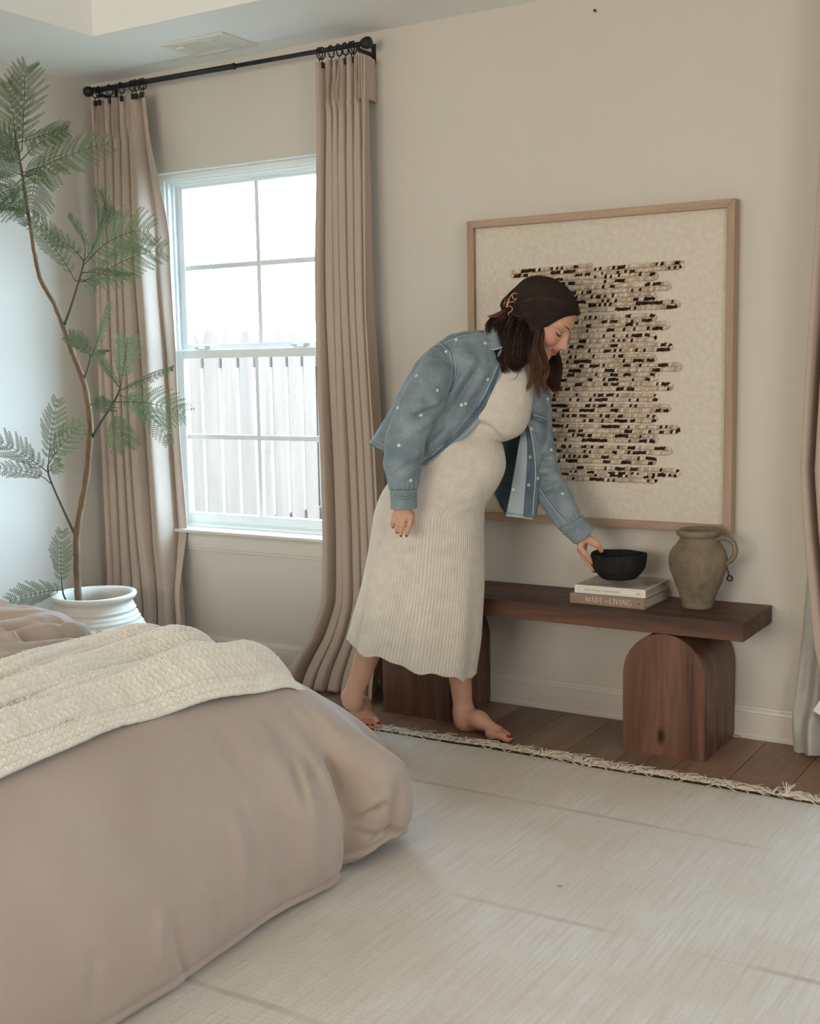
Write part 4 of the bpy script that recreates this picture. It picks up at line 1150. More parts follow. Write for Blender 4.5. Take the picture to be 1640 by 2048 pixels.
F_([(168, 545, .12), (190, 545, .2), (225, 552, .25), (262, 552, .28)], 24, 11, .5, .4)
F_([(181, 712, .07), (168, 697, .1), (155, 684, .12), (138, 669, .13)], 24, 9, .3)
F_([(185, 708, .07), (196, 680, .1), (207, 645, .11), (218, 606, .11)], 20, 12, .85)
F_([(184, 710, .07), (198, 705, .1), (216, 704, .12)], 10, 6, .9)
F_([(243, 766, .11), (247, 735, .13), (252, 705, .15), (256, 674, .16)], 34, 10, .2)
F_([(236, 772, .11), (225, 755, .14), (208, 730, .16), (193, 708, .17)], 20, 11, .8)
F_([(243, 780, .11), (275, 765, .16), (310, 750, .2), (346, 736, .24)], 15, 12, .85)
F_([(232, 804, .1), (262, 804, .16), (295, 806, .22), (335, 815, .27), (372, 826, .3)], 40, 13, .1, .35)
F_([(240, 790, .1), (275, 806, .16), (305, 835, .2), (325, 860, .22), (338, 884, .22)], 26, 11, .5, .3)
F_([(235, 815, .1), (215, 812, .13), (192, 804, .16)], 20, 8, .4)
F_([(234, 822, .1), (236, 845, .14), (243, 870, .17), (252, 894, .18)], 34, 10, .15, .3)
F_([(97, 945, .08), (70, 925, .12), (40, 905, .16), (0, 884, .2), (-25, 880, .22)], 36, 13, .35, .1)
F_([(103, 968, .06), (85, 954, .1), (60, 945, .13), (30, 940, .16), (-5, 937, .18)], 22, 9, .3, start=.25)
F_([(97, 930, .08), (100, 890, .1), (106, 845, .12), (115, 798, .13)], 32, 11, .2)
F_([(97, 928, .08), (115, 900, .12), (138, 872, .15), (163, 846, .17)], 32, 9, .2)
F_([(98, 942, .08), (108, 935, .11), (120, 926, .13)], 18, 5, .3)
F_([(124, 1172, .05), (122, 1140, .07), (121, 1105, .09), (124, 1062, .1)], 27, 11, .15)
F_([(128, 1180, .05), (100, 1182, .1), (60, 1190, .14), (19, 1201, .18)], 30, 11, .2, .3)
# ================================================================== THE WOMAN
FH = unit(np.array([CR[2][0], CR[2][1], 0])); RH = np.array([-FH[1], FH[0], 0]) * -1.0      # horizontal: away from / right of the photographer
if RH @ CR[0] < 0: RH = -RH
D0 = 4.03
ORI = np.array([-2.06, -.46, 0.0])
def Q(px, py, d=0.0):
    r = ray(px, py); return CP + r * ((D0 + d) / (r @ FH))
woman = empty('person', ORI, 'barefoot pregnant woman in cream ribbed dress and denim jacket bending to hold a bowl', 'person')
def W(V): return np.asarray(V) - ORI

# ---- implicit surfaces -------------------------------------------------
class Imp:
    def __init__(s): s.p = []
    def cap(s, a, b, ra, rb=None, k=.01, sub=False):
        s.p.append(('c', np.array(a, float), np.array(b, float), ra, ra if rb is None else rb, k, sub)); return s
    def chain(s, pts, rs, k=.01):
        for i in range(len(pts) - 1): s.cap(pts[i], pts[i + 1], rs[i], rs[i + 1], k)
    def ell(s, c, r, M=None, k=.01, sub=False):
        s.p.append(('e', np.array(c, float), np.array(r, float), np.eye(3) if M is None else np.array(M), None, k, sub)); return s
    def dist(s, p, X):
        if p[0] == 'c':
            ab = p[2] - p[1]; t = np.clip(((X - p[1]) @ ab) / (ab @ ab + 1e-12), 0, 1)
            return np.linalg.norm(X - p[1] - t[..., None] * ab, axis=-1) - (p[3] + (p[4] - p[3]) * t)
        L = (X - p[1]) @ p[3].T
        k0 = np.linalg.norm(L / p[2], axis=-1); k1 = np.linalg.norm(L / p[2]**2, axis=-1)
        return k0 * (k0 - 1) / (k1 + 1e-9)
    def value(s, X, sel=None):
        r = None
        for i, p in enumerate(s.p):
            if sel is not None and not sel[i]: continue
            d = s.dist(p, X); k = p[5]
            if p[6]:
                if r is None: continue
                h = np.clip(.5 - .5 * (r + d) / k, 0, 1); r = r + (-d - r) * h + k * h * (1 - h)
            elif r is None: r = d
            else:
                h = np.clip(.5 + .5 * (r - d) / k, 0, 1); r = r + (d - r) * h - k * h * (1 - h)
        return r
    def bounds(s):
        lo, hi = [], []
        for p in s.p:
            if p[6]: continue
            if p[0] == 'c':
                lo += [p[1] - p[3], p[2] - p[4]]; hi += [p[1] + p[3], p[2] + p[4]]
            else: m = p[2].max(); lo.append(p[1] - m); hi.append(p[1] + m)
        return np.min(lo, 0) - .02, np.max(hi, 0) + .02
    def mesh(s, h):
        B = 16
        lo, hi = s.bounds()
        nb = np.ceil((hi - lo) / h / B).astype(int) + 1
        n = nb * B
        vals = np.ones(n, np.float32)
        bi = np.stack(np.meshgrid(*[np.arange(q) for q in nb], indexing='ij'), -1).reshape(-1, 3)
        C = lo + (bi * B + (B - 1) / 2) * h
        R = (B + 1) * h * .87
        add = np.array([not p[6] for p in s.p])
        D = np.stack([s.dist(p, C) for p in s.p], -1)
        # ellipsoid estimate is loose far away: be generous
        dm = np.where(add, D, 9).min(1)
        act = np.abs(dm) < R + .035
        for q in np.nonzero(~act)[0]:
            if dm[q] < 0:
                a = bi[q] * B; vals[a[0]:a[0] + B, a[1]:a[1] + B, a[2]:a[2] + B] = -1
        g = np.stack(np.meshgrid(*[np.arange(B) * h] * 3, indexing='ij'), -1)
        for q in np.nonzero(act)[0]:
            sel = D[q] < max(dm[q], -R) + 2 * R + .05
            a = bi[q] * B
            v = s.value(lo + a * h + g, sel)
            if v is None: continue
            vals[a[0]:a[0] + B, a[1]:a[1] + B, a[2]:a[2] + B] = v
        ins = vals < 0
        c8 = [(i, j, k) for i in (0, 1) for j in (0, 1) for k in (0, 1)]
        sl_ = lambda A, o: A[o[0]:A.shape[0] - 1 + o[0], o[1]:A.shape[1] - 1 + o[1], o[2]:A.shape[2] - 1 + o[2]]
        cnt = np.zeros(tuple(n - 1), np.uint8)
        for o in c8: cnt += sl_(ins, o)
        cells = np.argwhere((cnt > 0) & (cnt < 8))
        cv = np.stack([vals[cells[:, 0] + o[0], cells[:, 1] + o[1], cells[:, 2] + o[2]] for o in c8], -1)
        acc = np.zeros((len(cells), 3)); num = np.zeros(len(cells))
        for i in range(8):
            for j in range(i + 1, 8):
                df = np.array(c8[j]) - np.array(c8[i])
                if np.abs(df).sum() != 1: continue
                m = (cv[:, i] < 0) != (cv[:, j] < 0)
                t = cv[:, i] / (cv[:, i] - cv[:, j] + 1e-12)
                acc += np.where(m[:, None], np.array(c8[i]) + t[:, None] * df, 0); num += m
        V = lo + (cells + acc / num[:, None]) * h
        ids = np.full(tuple(n - 1), -1, np.int32); ids[cells[:, 0], cells[:, 1], cells[:, 2]] = np.arange(len(cells))
        F = []
        for ax in range(3):
            s0 = [slice(None)] * 3; s1 = [slice(None)] * 3; s0[ax] = slice(0, -1); s1[ax] = slice(1, None)
            A, Bq = ins[tuple(s0)], ins[tuple(s1)]
            e = np.argwhere(A != Bq)
            b, c = [(1, 2), (2, 0), (0, 1)][ax]
            e = e[(e[:, b] > 0) & (e[:, c] > 0)]
            fl_ = A[e[:, 0], e[:, 1], e[:, 2]]
            q = []
            for ob, oc in ((0, 0), (-1, 0), (-1, -1), (0, -1)):
                w = e.copy(); w[:, b] += ob; w[:, c] += oc; q.append(ids[w[:, 0], w[:, 1], w[:, 2]])
            q = np.stack(q, -1)
            q[~fl_] = q[~fl_][:, ::-1]
            F.append(q)
        return V, np.concatenate(F)

# ---- head frame ---------------------------------------------------------
def basis(fu, fd, fz, roll=0.0):
    f = unit(fu * RH + fd * FH + np.array([0, 0, fz]))
    l = unit(np.cross(np.array([0, 0, 1.0]), f)); u = np.cross(f, l)
    l, u = l * math.cos(roll) + u * math.sin(roll), u * math.cos(roll) - l * math.sin(roll)
    return np.array([f, l, u])                                # rows: forward, left, up
HS = 1.08
HB = basis(.80, -.40, -.675, 0.0)
HC = Q(1135, 666, -.035); HC = HC - HS * np.array([.0925, 0, .004]) @ HB
def Hd(x, y, z): return HC + HS * np.array([x, y, z]) @ HB
def scale_head(imp):
    imp.p = [(p[0], p[1], p[2] if p[0] == 'c' else p[2] * HS, p[3] * HS if p[0] == 'c' else p[3], p[4] * HS if p[0] == 'c' else p[4], p[5], p[6]) for p in imp.p]

B_ = Imp()
# skull and face
B_.ell(Hd(-.012, 0, .026), (.094, .072, .076), HB)
B_.ell(Hd(.030, 0, .010), (.062, .062, .078), HB, .02)
B_.ell(Hd(.036, 0, -.045), (.054, .052, .060), HB, .02)
B_.ell(Hd(.050, 0, -.080), (.040, .036, .034), HB, .02)
B_.ell(Hd(.077, 0, -.103), (.0155, .017, .015), HB, .016)
for sg in (1, -1):
    B_.cap(Hd(-.005, sg * .052, -.055), Hd(.060, sg * .022, -.094), .013, .013, .02)      # jaw line
    B_.ell(Hd(.064, sg * .036, -.034), (.024, .022, .022), HB, .018)                        # cheek
    B_.cap(Hd(.083, sg * .010, .018), Hd(.072, sg * .040, .017), .0095, .009, .012)        # brow
    B_.ell(Hd(.096, sg * .031, -.004), (.012, .014, .010), HB, .012, True)                 # socket
    B_.ell(Hd(.0735, sg * .031, -.004), (.0135, .0140, .0125), HB, .003)                   # lid over the eye
    B_.ell(Hd(.099, sg * .0105, -.045), (.0085, .0062, .0065), HB, .004)                    # nostril wing
    B_.ell(Hd(-.008, sg * .073, -.012), (.016, .008, .027), HB, .006)                      # ear
B_.cap(Hd(.0895, 0, .006), Hd(.1105, 0, -.036), .0068, .0076, .010)                      # nose
B_.ell(Hd(.094, 0, -.034), (.016, .0125, .020), HB, .006)
B_.ell(Hd(.1120, 0, -.0375), (.0088, .0085, .0078), HB, .005)
B_.cap(Hd(.092, 0, -.056), Hd(.094, 0, -.066), .009, .009, .010)
B_.cap(Hd(.0970, 0, -.0610), Hd(.082, .0225, -.0550), .0044, .0034, .004); B_.cap(Hd(.0970, 0, -.0610), Hd(.082, -.0225, -.0550), .0044, .0034, .004)
B_.cap(Hd(.0950, 0, -.0700), Hd(.082, .0215, -.0572), .0050, .0034, .004); B_.cap(Hd(.0950, 0, -.0700), Hd(.082, -.0215, -.0572), .0050, .0034, .004)
B_.cap(Hd(.101, .016, -.0632), Hd(.101, -.016, -.0632), .0013, .0013, .002, True)
scale_head(B_)
# neck and trunk
NB = Q(1022, 722, .02)
B_.cap(Hd(-.03, 0, -.06), NB, .050, .054, .03)
SR, SL = Q(908, 728, -.110), Q(1072, 776, .088)
B_.cap(NB, SR, .045, .028, .04); B_.cap(NB, SL, .045, .028, .04)
CHEST, BUST, WAIST, PELV = Q(975, 790, .0), Q(1012, 828, -.02), Q(915, 880, .0), Q(862, 985, .01)
B_.cap(Q(1000, 750, .01), CHEST, .085, .105, .05); B_.cap(CHEST, WAIST, .105, .105, .06); B_.cap(WAIST, PELV, .105, .125, .06)
B_.ell(Q(928, 925, -.01), (.095, .10, .085), None, .05)
B_.cap(SR, SL, .036, .036, .05)
# legs
HR, HL = Q(835, 1010, -.06), Q(880, 1010, .075)
KR, KL = Q(775, 1200, -.03), Q(905, 1215, .04)
AR, AL = Q(705, 1392, .01), Q(927, 1420, .045)
B_.chain([HR, KR, KR * .62 + AR * .38, AR], [.085, .055, .047, .030], .03)
B_.chain([HL, KL, KL * .62 + AL * .38, AL], [.085, .055, .046, .031], .03)
# left foot (front, in profile) on the floor
def footpt(p0, ax, sd, a, s, z): return p0 + ax * a + sd * s + np.array([0, 0, z])
def foot(A, heel, toe, side, sgn):
    """A ankle; heel, toe on the floor; side points to the big toe"""
    ax = unit((toe - heel) * np.array([1, 1, 0])); sd = unit(np.cross(np.array([0, 0, 1.0]), ax)) * sgn
    h0 = heel
    f = lambda a, s, z: footpt(h0, ax, sd, a, s, z)
    B_.ell(f(.026, 0, .027), (.028, .026, .027), np.array([ax, sd, [0, 0, 1]]), .015)
    B_.cap(A, f(.030, 0, .034), .029, .026, .02)
    B_.cap(A + np.array([0, 0, -.02]), f(.095, .006, .052), .030, .027, .025)
    B_.cap(f(.085, .006, .052), f(.160, .008, .026), .027, .019, .02)
    B_.cap(f(.05, -.012, .024), f(.150, -.022, .018), .019, .015, .018)
    B_.cap(f(.150, .026, .018), f(.165, .028, .0165), .0175, .016, .012)
    B_.cap(f(.148, .0, .018), f(.148, -.022, .016), .0165, .0145, .012)
    for sg in (1, -1): B_.ell(A + sd * sg * .026 + np.array([0, 0, .004]), (.012, .012, .014), None, .012)
    toes = []
    for i, (s, L, r) in enumerate(((.031, .232, .0128), (.0105, .228, .0092), (-.005, .219, .0088), (-.0185, .207, .0084), (-.030, .192, .0080))):
        b = f(.160 - .006 * i, s * .95, .017 - .001 * i); m = f((.160 + L) / 2 - .003 * i, s * 1.02, .018 - .001 * i); e = f(L - r, s * 1.03, r + .0005)
        B_.chain([b, m, e], [r * 1.08, r * .95, r], .004)
        toes.append((e, ax, r))
    return toes
hl = on_z(915, 1459, .002); tl_ = on_z(1012, 1478, .002); tl_ = hl + unit(tl_ - hl) * .232
toesL = foot(AL, hl, tl_, None, -1)
tr_ = on_z(739, 1459, .014); hr = tr_ + unit(on_z(697, 1412, .0) - tr_) * .226; hr[2] = .012; tr_[2] = .012
toesR = foot(AR, hr, tr_, None, 1)
# arms
ER, WR = Q(822, 865, -.205), Q(808, 1004, -.235)
B_.chain([SR, ER, WR], [.036, .034, .0235], .02)
EL, WL = Q(1084, 915, .046), Q(1166, 1066, -.06)
B_.chain([SL, EL, WL], [.032, .030, .0225], .02)
# right hand, hanging, back of the hand to the viewer
K = [Q(789.5, 1031, -.238), Q(798, 1034, -.243), Q(808.5, 1035.5, -.245), Q(821, 1034, -.243)]
for kx in K: B_.cap(WR + (kx - WR) * .15, kx, .0150, .0092, .012)
fing = [[K[0], Q(786.5, 1042, -.243), Q(785, 1048, -.238), Q(785.5, 1052.5, -.231)],
        [K[1], Q(795.5, 1047, -.250), Q(793.5, 1056, -.245), Q(794, 1062.5, -.236)],
        [K[2], Q(805, 1051, -.252), Q(802.5, 1061, -.248), Q(802, 1068.5, -.239)],
        [K[3], Q(818.5, 1050, -.249), Q(815.5, 1061, -.245), Q(813.5, 1068.5, -.238)]]
fr_ = [(.0080, .0072, .0066, .0056), (.0088, .0080, .0074, .0064), (.0092, .0083, .0077, .0066), (.0091, .0082, .0076, .0066)]
for P_, r_ in zip(fing, fr_): B_.chain(P_, r_, .0035)
th_ = [WR + np.array([0, 0, -.02]) + FH * .012, Q(822, 1030, -.222), Q(823, 1043, -.222), Q(820, 1053, -.224)]
B_.chain(th_, [.014, .0115, .0092, .0075], .006)
nailsR = [(f[-1], unit(f[-1] - f[-2]), -FH, r[-1]) for f, r in zip(fing, fr_)]
# left hand on the bowl: thumb over the rim, fingers along the outside
PC = Q(1172, 1086, -.066)
kn = [Q(1160.5, 1094, -.072), Q(1160.5, 1100, -.052), Q(1163, 1104, -.034), Q(1166, 1106, -.018)]
for kx in kn: B_.cap(WL + (kx - WL) * .1, kx, .0170, .0100, .014)
fl_ = [[kn[0], Q(1170, 1107.5, -.076), Q(1178.5, 1117, -.072), Q(1185.0, 1126, -.068)],
       [kn[1], Q(1169, 1114, -.055), Q(1179, 1128, -.052), Q(1187.5, 1140.5, -.052)],
       [kn[2], Q(1172, 1118, -.034), Q(1182, 1131, -.030), Q(1190, 1141, -.032)],
       [kn[3], Q(1175, 1117, -.014), Q(1184, 1127, -.010), Q(1191, 1134, -.014)]]
fq = [(.0095, .0082, .0076, .0062), (.0095, .0084, .0078, .0064), (.0090, .0080, .0072, .006), (.0082, .0070, .0064, .0056)]
for P_, r_ in zip(fl_, fq): B_.chain(P_, r_, .0035)
tb = [WL + (PC - WL) * .4 - FH * .004, Q(1183, 1082, -.082), Q(1194.5, 1089, -.088), Q(1202.5, 1101, -.080)]
B_.chain(tb, [.0150, .0128, .0098, .0080], .009)
nailsL = [(f[-1], unit(f[-1] - f[-2]), unit(-FH * .5 - RH), r[-1]) for f, r in zip(fl_, fq)]
BV, BF = B_.mesh(.0026)

# skin tones: lips, cheeks, scalp
loc_ = (BV - HC) @ HB.T / HS
tone = np.tile(np.array(lin(208, 162, 136)[:3]), (len(BV), 1))
tone *= (1 + .05 * vnoise(BV * 40, 1))[:, None]
def paint(mask, c):
    global tone
    tone = tone * (1 - mask[:, None]) + np.array(lin(*c)[:3]) * mask[:, None]
hd_ = np.abs(loc_).max(1) < .16
ay_ = np.abs(loc_[:, 1]); zc_ = loc_[:, 2] - .006 - .34 * np.maximum(0, ay_ - .004)
lipu = hd_ * sstep(.0232, .0205, ay_) * sstep(-.0812, -.0795, zc_ - .20 * ay_) * sstep(-.0628, -.0642, zc_ + .12 * ay_) * sstep(.076, .082, loc_[:, 0])
mline = hd_ * np.exp(-((zc_ + .0698) / .0012) ** 2) * sstep(.023, .020, ay_) * sstep(.076, .082, loc_[:, 0])
ck = hd_ * np.exp(-(((loc_[:, 0] - .072) / .022) ** 2 + ((np.abs(loc_[:, 1]) - .045) / .02) ** 2 + ((loc_[:, 2] + .032) / .02) ** 2))
paint(ck * .5, (212, 132, 112)); paint(lipu * .9, (176, 78, 70)); paint(mline * .6, (110, 44, 42))
hairline = hd_ * sstep(-.004, .004, (loc_[:, 2] - .078) + np.maximum(0, (.055 - loc_[:, 0])) * 1.15 - .10 * np.maximum(0, loc_[:, 0] - .055)) * (loc_[:, 2] > -.05)
paint(hairline, (48, 34, 28))
for A_ in (AR, AL): paint(.25 * np.exp(-((BV[:, 2] - .02) / .02) ** 2) * (BV[:, 2] < .1), (196, 128, 104))
n = NT('tone_skin'); at = n.n('ShaderNodeAttribute'); at.attribute_name = 'tone'
SKIN = n.set(n.mix(n.math('MULTIPLY', n.noise(n.coord('Object'), 90, 3), .25), at.outputs['Color'], lin(190, 130, 104)), .52, n.bump(n.noise(n.coord('Object'), 420, 2), .10, .001), .35, sss=(.12, (1, .35, .2), .006))
body = mk('body', W(BV), BF, SKIN, woman, col=tone)
NAILM = plain('red_nail_polish', lin(140, 34, 34), .25, .03)
def nail(c, ax, nm, r, par, name):
    nm = unit(nm - ax * (nm @ ax)); sd = np.cross(ax, nm); c = c + nm * r * .62 + ax * r * .30
    V = SV * np.array([r * .92, r * .72, r * .42]); V = V[:, :1] * ax + V[:, 1:2] * sd + V[:, 2:] * nm + c
    mk(name, W(V), SF, NAILM, par)
for c, ax, nm, r in nailsR + nailsL: nail(c, ax, nm, r, body, 'fingernail')
for T_ in (toesL, toesR):
    for e, ax, r in T_: nail(e, ax, np.array([0, 0, 1.0]) + ax * .35, r, body, 'toenail')
# eyes look down: lashes, brows; a dark ring on the holding hand
LASH = plain('dark_lash', lin(34, 24, 22), .6)
EYE = plain('eye_white', lin(206, 198, 192), .25)
BROW = plain('brow_hair', lin(84, 58, 44), .8)
for sg in (1, -1):
    e0 = [(.0855, sg * .0205, -.0090), (.0875, sg * .026, -.0112), (.0872, sg * .033, -.0120), (.0845, sg * .040, -.0105), (.0795, sg * .0455, -.0075), (.0735, sg * .0500, -.0045)]
    V, F = tube(spline([Hd(*p) for p in e0], 24), np.interp(np.linspace(0, 1, 24), [0, .35, .7, 1], [.0009, .0021, .0022, .0006]), 6); mk('eyelash', W(V), F, LASH, body)
    e1 = [(x - .0012, y, z + .0115 - .002 * (i == 5)) for i, (x, y, z) in enumerate(e0)]
    V, F = tube(spline([Hd(*p) for p in e1], 24), np.interp(np.linspace(0, 1, 24), [0, .5, 1], [.0004, .0008, .0003]), 5); mk('eyelid_crease', W(V), F, BROW, body)
    b0 = [Hd(.0955, sg * .012, .0165), Hd(.0935, sg * .020, .0195), Hd(.0885, sg * .030, .0215), Hd(.0800, sg * .042, .0195), Hd(.0735, sg * .049, .0160)]
    V, F = tube(spline(b0, 16), np.interp(np.linspace(0, 1, 16), [0, .3, 1], [.0014, .0017, .0007]), 6); mk('eyebrow', W(V), F, BROW, body)
rc = fl_[2][0] * .45 + fl_[2][1] * .55; ra_ = unit(fl_[2][1] - fl_[2][0]); s1 = unit(np.cross(ra_, FH)); s2 = np.cross(ra_, s1)
V, F = tube([rc + .0092 * (math.cos(a) * s1 + math.sin(a) * s2) for a in np.linspace(0, 2 * PI, 25)], .0016, 6, cap=False); mk('finger_ring', W(V), F, IRON, body)

# ---- ribbed dress -------------------------------------------------------
n = NT('rib_knit'); v = n.coord('UV')
RIB = n.set(n.ramp(n.noise(n.coord('Object'), 30, 3), [(.3, lin(210, 201, 188)), (.7, lin(221, 213, 201))]), .95, n.bump(n.noise(n.coord('Object'), 600, 2), .3, .0015), .1, .25)
def loft(sec, nv, nth, pw=1.0, th0=0.0):
    """sec rows: Lx,Ly,Rx,Ry,depth,half depth -> nv x nth x 3"""
    A = np.array(sec, float); t = np.arange(len(A), dtype=float)
    dl = np.linalg.norm(np.diff((A[:, :2] + A[:, 2:4]) / 2, axis=0), axis=1); t = np.concatenate([[0], np.cumsum(np.maximum(dl, 3))])
    S_ = spline(A, np.linspace(0, t[-1], nv), t)
    th = th0 + np.arange(nth) * 2 * PI / nth
    c, s = np.cos(th), np.sin(th)
    cx = np.sign(c) * np.abs(c) ** pw; sx = np.sign(s) * np.abs(s) ** pw
    out = np.zeros((nv, nth, 3))
    for i, (lx, ly, rx, ry, d, b) in enumerate(S_):
        L = Q(lx, ly, d); R = Q(rx, ry, d)
        out[i] = (L + R) / 2 + (R - L)[None] / 2 * cx[:, None] - FH[None] * b * sx[:, None]
    return out, np.linspace(0, 1, nv), th, S_
dress_sec = [(1006, 707, 1051, 717, .010, .052), (1000, 716, 1055, 728, .010, .064), (972, 728, 1061, 750, .005, .10), (935, 745, 1064, 785, .0, .125), (905, 775, 1061, 820, -.005, .135), (893, 800, 1055, 845, -.005, .135),
             (880, 822, 1040, 866, -.005, .130), (874, 836, 1012, 880, -.003, .118), (872, 842, 1000, 882, -.003, .112), (866, 852, 1003, 890, -.005, .120), (850, 872, 1007, 907, -.01, .135), (826, 905, 1009, 930, -.012, .148), (796, 945, 1002, 955, -.010, .160), (766, 985, 986, 984, -.005, .165),
             (751, 1020, 969, 1012, .0, .165), (745, 1055, 966, 1045, .0, .162), (736, 1110, 966, 1100, .0, .160), (722, 1175, 965, 1180, .0, .162), (706, 1230, 959, 1265, .0, .168), (692, 1278, 950, 1349, .0, .175)]
dress_sec = [r[:4] + (r[4] - (.016 if k > 9 else 0), r[5] - (.004 if k > 9 else 0)) for k, r in enumerate(dress_sec)]
NV, NR, PER = 330, 122, 7
NTH = NR * PER
G, vv, th, S_ = loft(dress_sec, NV, NTH, .95)
yy = np.repeat(vv[:, None], NTH, 1); TH = np.repeat(th[None], NV, 0)
Vd = G.reshape(-1, 3)
cen = np.repeat(G.mean(1, keepdims=True), NTH, 1).reshape(-1, 3)
Nd = normals(Vd, NV, NTH, True)
if ((Vd - cen) * Nd).sum(1).mean() < 0: Nd = -Nd
fr2 = (TH * NR / (2 * PI)) % 1.0
rib = np.abs(np.sin(PI * fr2)) ** .55
hz = sstep(.03, .06, yy) * .0029 * (rib - .6)
# hand-scale shape: arched crease under the bust, drag folds below the belly, skirt waves, the back fold of the hem
sk = sstep(.55, 1.0, yy)
near = np.clip(np.sin(TH), 0, 1)
hz = hz + sk * (.010 * np.sin(TH * 5 + 1.2 + 1.5 * yy) + .006 * np.sin(TH * 9 + .4)) * (.4 + .6 * near)
pxy = proj(Vd); px_, py_ = pxy[:, 0].reshape(NV, NTH), pxy[:, 1].reshape(NV, NTH)
crl = np.interp(px_, [900, 930, 955, 985, 1010, 1040], [858, 845, 842, 856, 878, 880])
cr = np.exp(-((py_ - crl) / 4.5) ** 2) * near; ov = np.exp(-((py_ - crl + 14) / 12) ** 2) * near
hz = hz - .011 * cr + .007 * ov
hz -= .028 * np.exp(-((px_ - np.interp(py_, [1040, 1110, 1200, 1300], [744, 745, 728, 706])) / 7) ** 2) * sstep(1060, 1180, py_) * near
for (x0, y0, x1, y1, w, a) in ((880, 1000, 960, 985, 9, .006), (890, 1030, 962, 1005, 8, .006), (870, 960, 990, 965, 12, .003), (960, 985, 974, 1000, 7, -.008)):
    dl = np.array([x1 - x0, y1 - y0], float); L2 = dl @ dl
    tt = np.clip(((px_ - x0) * dl[0] + (py_ - y0) * dl[1]) / L2, 0, 1); dd = np.hypot(px_ - x0 - tt * dl[0], py_ - y0 - tt * dl[1])
    hz = hz + a * np.exp(-(dd / w) ** 2) * near * (tt * (1.2 - tt) * 2.5)
hz = hz + .003 * vnoise(Vd * 9, 4).reshape(NV, NTH)
Vd = Vd + Nd * hz.reshape(-1)[:, None]
Vd = Vd.reshape(NV, NTH, 3)
Vd[-26:, :, 2] += (.006 * np.sin(th * 7 + .5) + .004 * np.sin(th * 16))[None] * np.linspace(0, 1, 26)[:, None]
# neckband: turn in and under
Vd = Vd.reshape(-1, 3)
dress = mk('dress', W(Vd), grid(NV, NTH, False, True)[:, ::-1], RIB, woman)
sd = dress.modifiers.new('thickness', 'SOLIDIFY'); sd.thickness = .0025; sd.offset = -1
k_ = 3 * NTH
ringp = Vd.reshape(NV, NTH, 3)[3][::8]
V, F = tube(np.concatenate([ringp, ringp[:1]]), .0042, 8, cap=False); mk('neckband', W(V), F, RIB, dress)

# ---- denim shirt jacket -------------------------------------------------
def denim(name, c0, c1, c2):
    n = NT(name); v = n.coord('Object')
    f = n.noise(v, 11, 5, .65, .4); g = n.noise(v, 330, 3, .7)
    c = n.ramp(n.math('ADD', n.math('MULTIPLY', f, .6), n.math('MULTIPLY', g, .4)), [(.34, c0), (.5, c1), (.66, c2)])
    tw = n.wave(n.coord('Object', (1, 1, 1), (.4, .5, .6)), .314 * 520, .4, 2, 'DIAGONAL')
    return n.set(c, .88, n.bump(n.noise(v, 55, 4, .6), .18, .004, n.bump(tw, .18, .001)), .2, .12)
DEN = denim('denim', lin(102, 118, 126), lin(126, 141, 148), lin(156, 168, 174))
DEN_IN = denim('denim_reverse', lin(138, 152, 158), lin(160, 172, 176), lin(176, 186, 189))
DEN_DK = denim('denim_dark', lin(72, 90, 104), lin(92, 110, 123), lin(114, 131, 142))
SEAM = denim('denim_seam', lin(58, 78, 92), lin(92, 112, 124), lin(150, 166, 172))
def sheet(rows, nu, nv, mat, name, par, seed=0, wr=.004, th=.0022, closed=False, flip=False, disp=None, mats=None, cut=None):
    """rows of (px,py,depth) control points -> smooth cloth"""
    R = [spline([Q(*p) for p in r], nu) for r in rows]
    R = np.array(R)                                           # nrow x nu x 3
    L = np.concatenate([[0], np.cumsum(np.linalg.norm(np.diff(R, axis=0), axis=2).mean(1))])
    G = spline(R.reshape(len(R), -1), np.linspace(0, L[-1], nv), L).reshape(nv, nu, 3)
    V = G.reshape(-1, 3); N = normals(V, nv, nu)
    if (N @ -FH).mean() < 0: N = -N
    U, Y = np.meshgrid(np.linspace(0, 1, nu), np.linspace(0, 1, nv))
    h = wr * vnoise(V * 13, seed) + wr * .6 * vnoise(V * 31, seed + 1)
    if disp is not None: h = h + disp(U, Y, V).reshape(-1)
    V = V + N * h[:, None]
    midx = None
    if cut is not None: midx = cut(U, Y)
    o = mk(name, W(V), grid(nv, nu), mat, par, mats=mats, midx=midx)
    s = o.modifiers.new('thickness', 'SOLIDIFY'); s.thickness = th; s.offset = 0
    return o, V.reshape(nv, nu, 3)
jrows = [[(1001, 703, -.055), (992, 690, -.080), (978, 672, -.066), (969, 663, -.02), (985, 664, .04), (1012, 674, .065)],
         [(1001, 713, -.088), (975, 700, -.125), (942, 680, -.118), (925, 664, -.05), (940, 668, .04), (990, 692, .10)],
         [(992, 738, -.130), (955, 724, -.168), (914, 704, -.160), (888, 679, -.08), (893, 690, .02), (965, 722, .12)],
         [(980, 765, -.142), (940, 762, -.176), (892, 748, -.168), (850, 711, -.09), (852, 720, .03), (940, 765, .14)],
         [(968, 790, -.148), (925, 797, -.176), (870, 788, -.165), (822, 752, -.09), (825, 760, .03), (915, 805, .14)],
         [(950, 820, -.153), (905, 837, -.176), (846, 832, -.165), (800, 796, -.09), (803, 803, .04), (895, 850, .15)],
         [(920, 857, -.162), (880, 877, -.182), (822, 867, -.165), (777, 838, -.09), (782, 846, .05), (865, 890, .16)],
         [(884, 891, -.168), (850, 907, -.184), (797, 890, -.156), (754, 869, -.08), (760, 880, .05), (835, 915, .17)],
         [(846, 926, -.176), (820, 930, -.186), (776, 906, -.155), (739, 887, -.07), (750, 895, .05), (815, 930, .17)]]
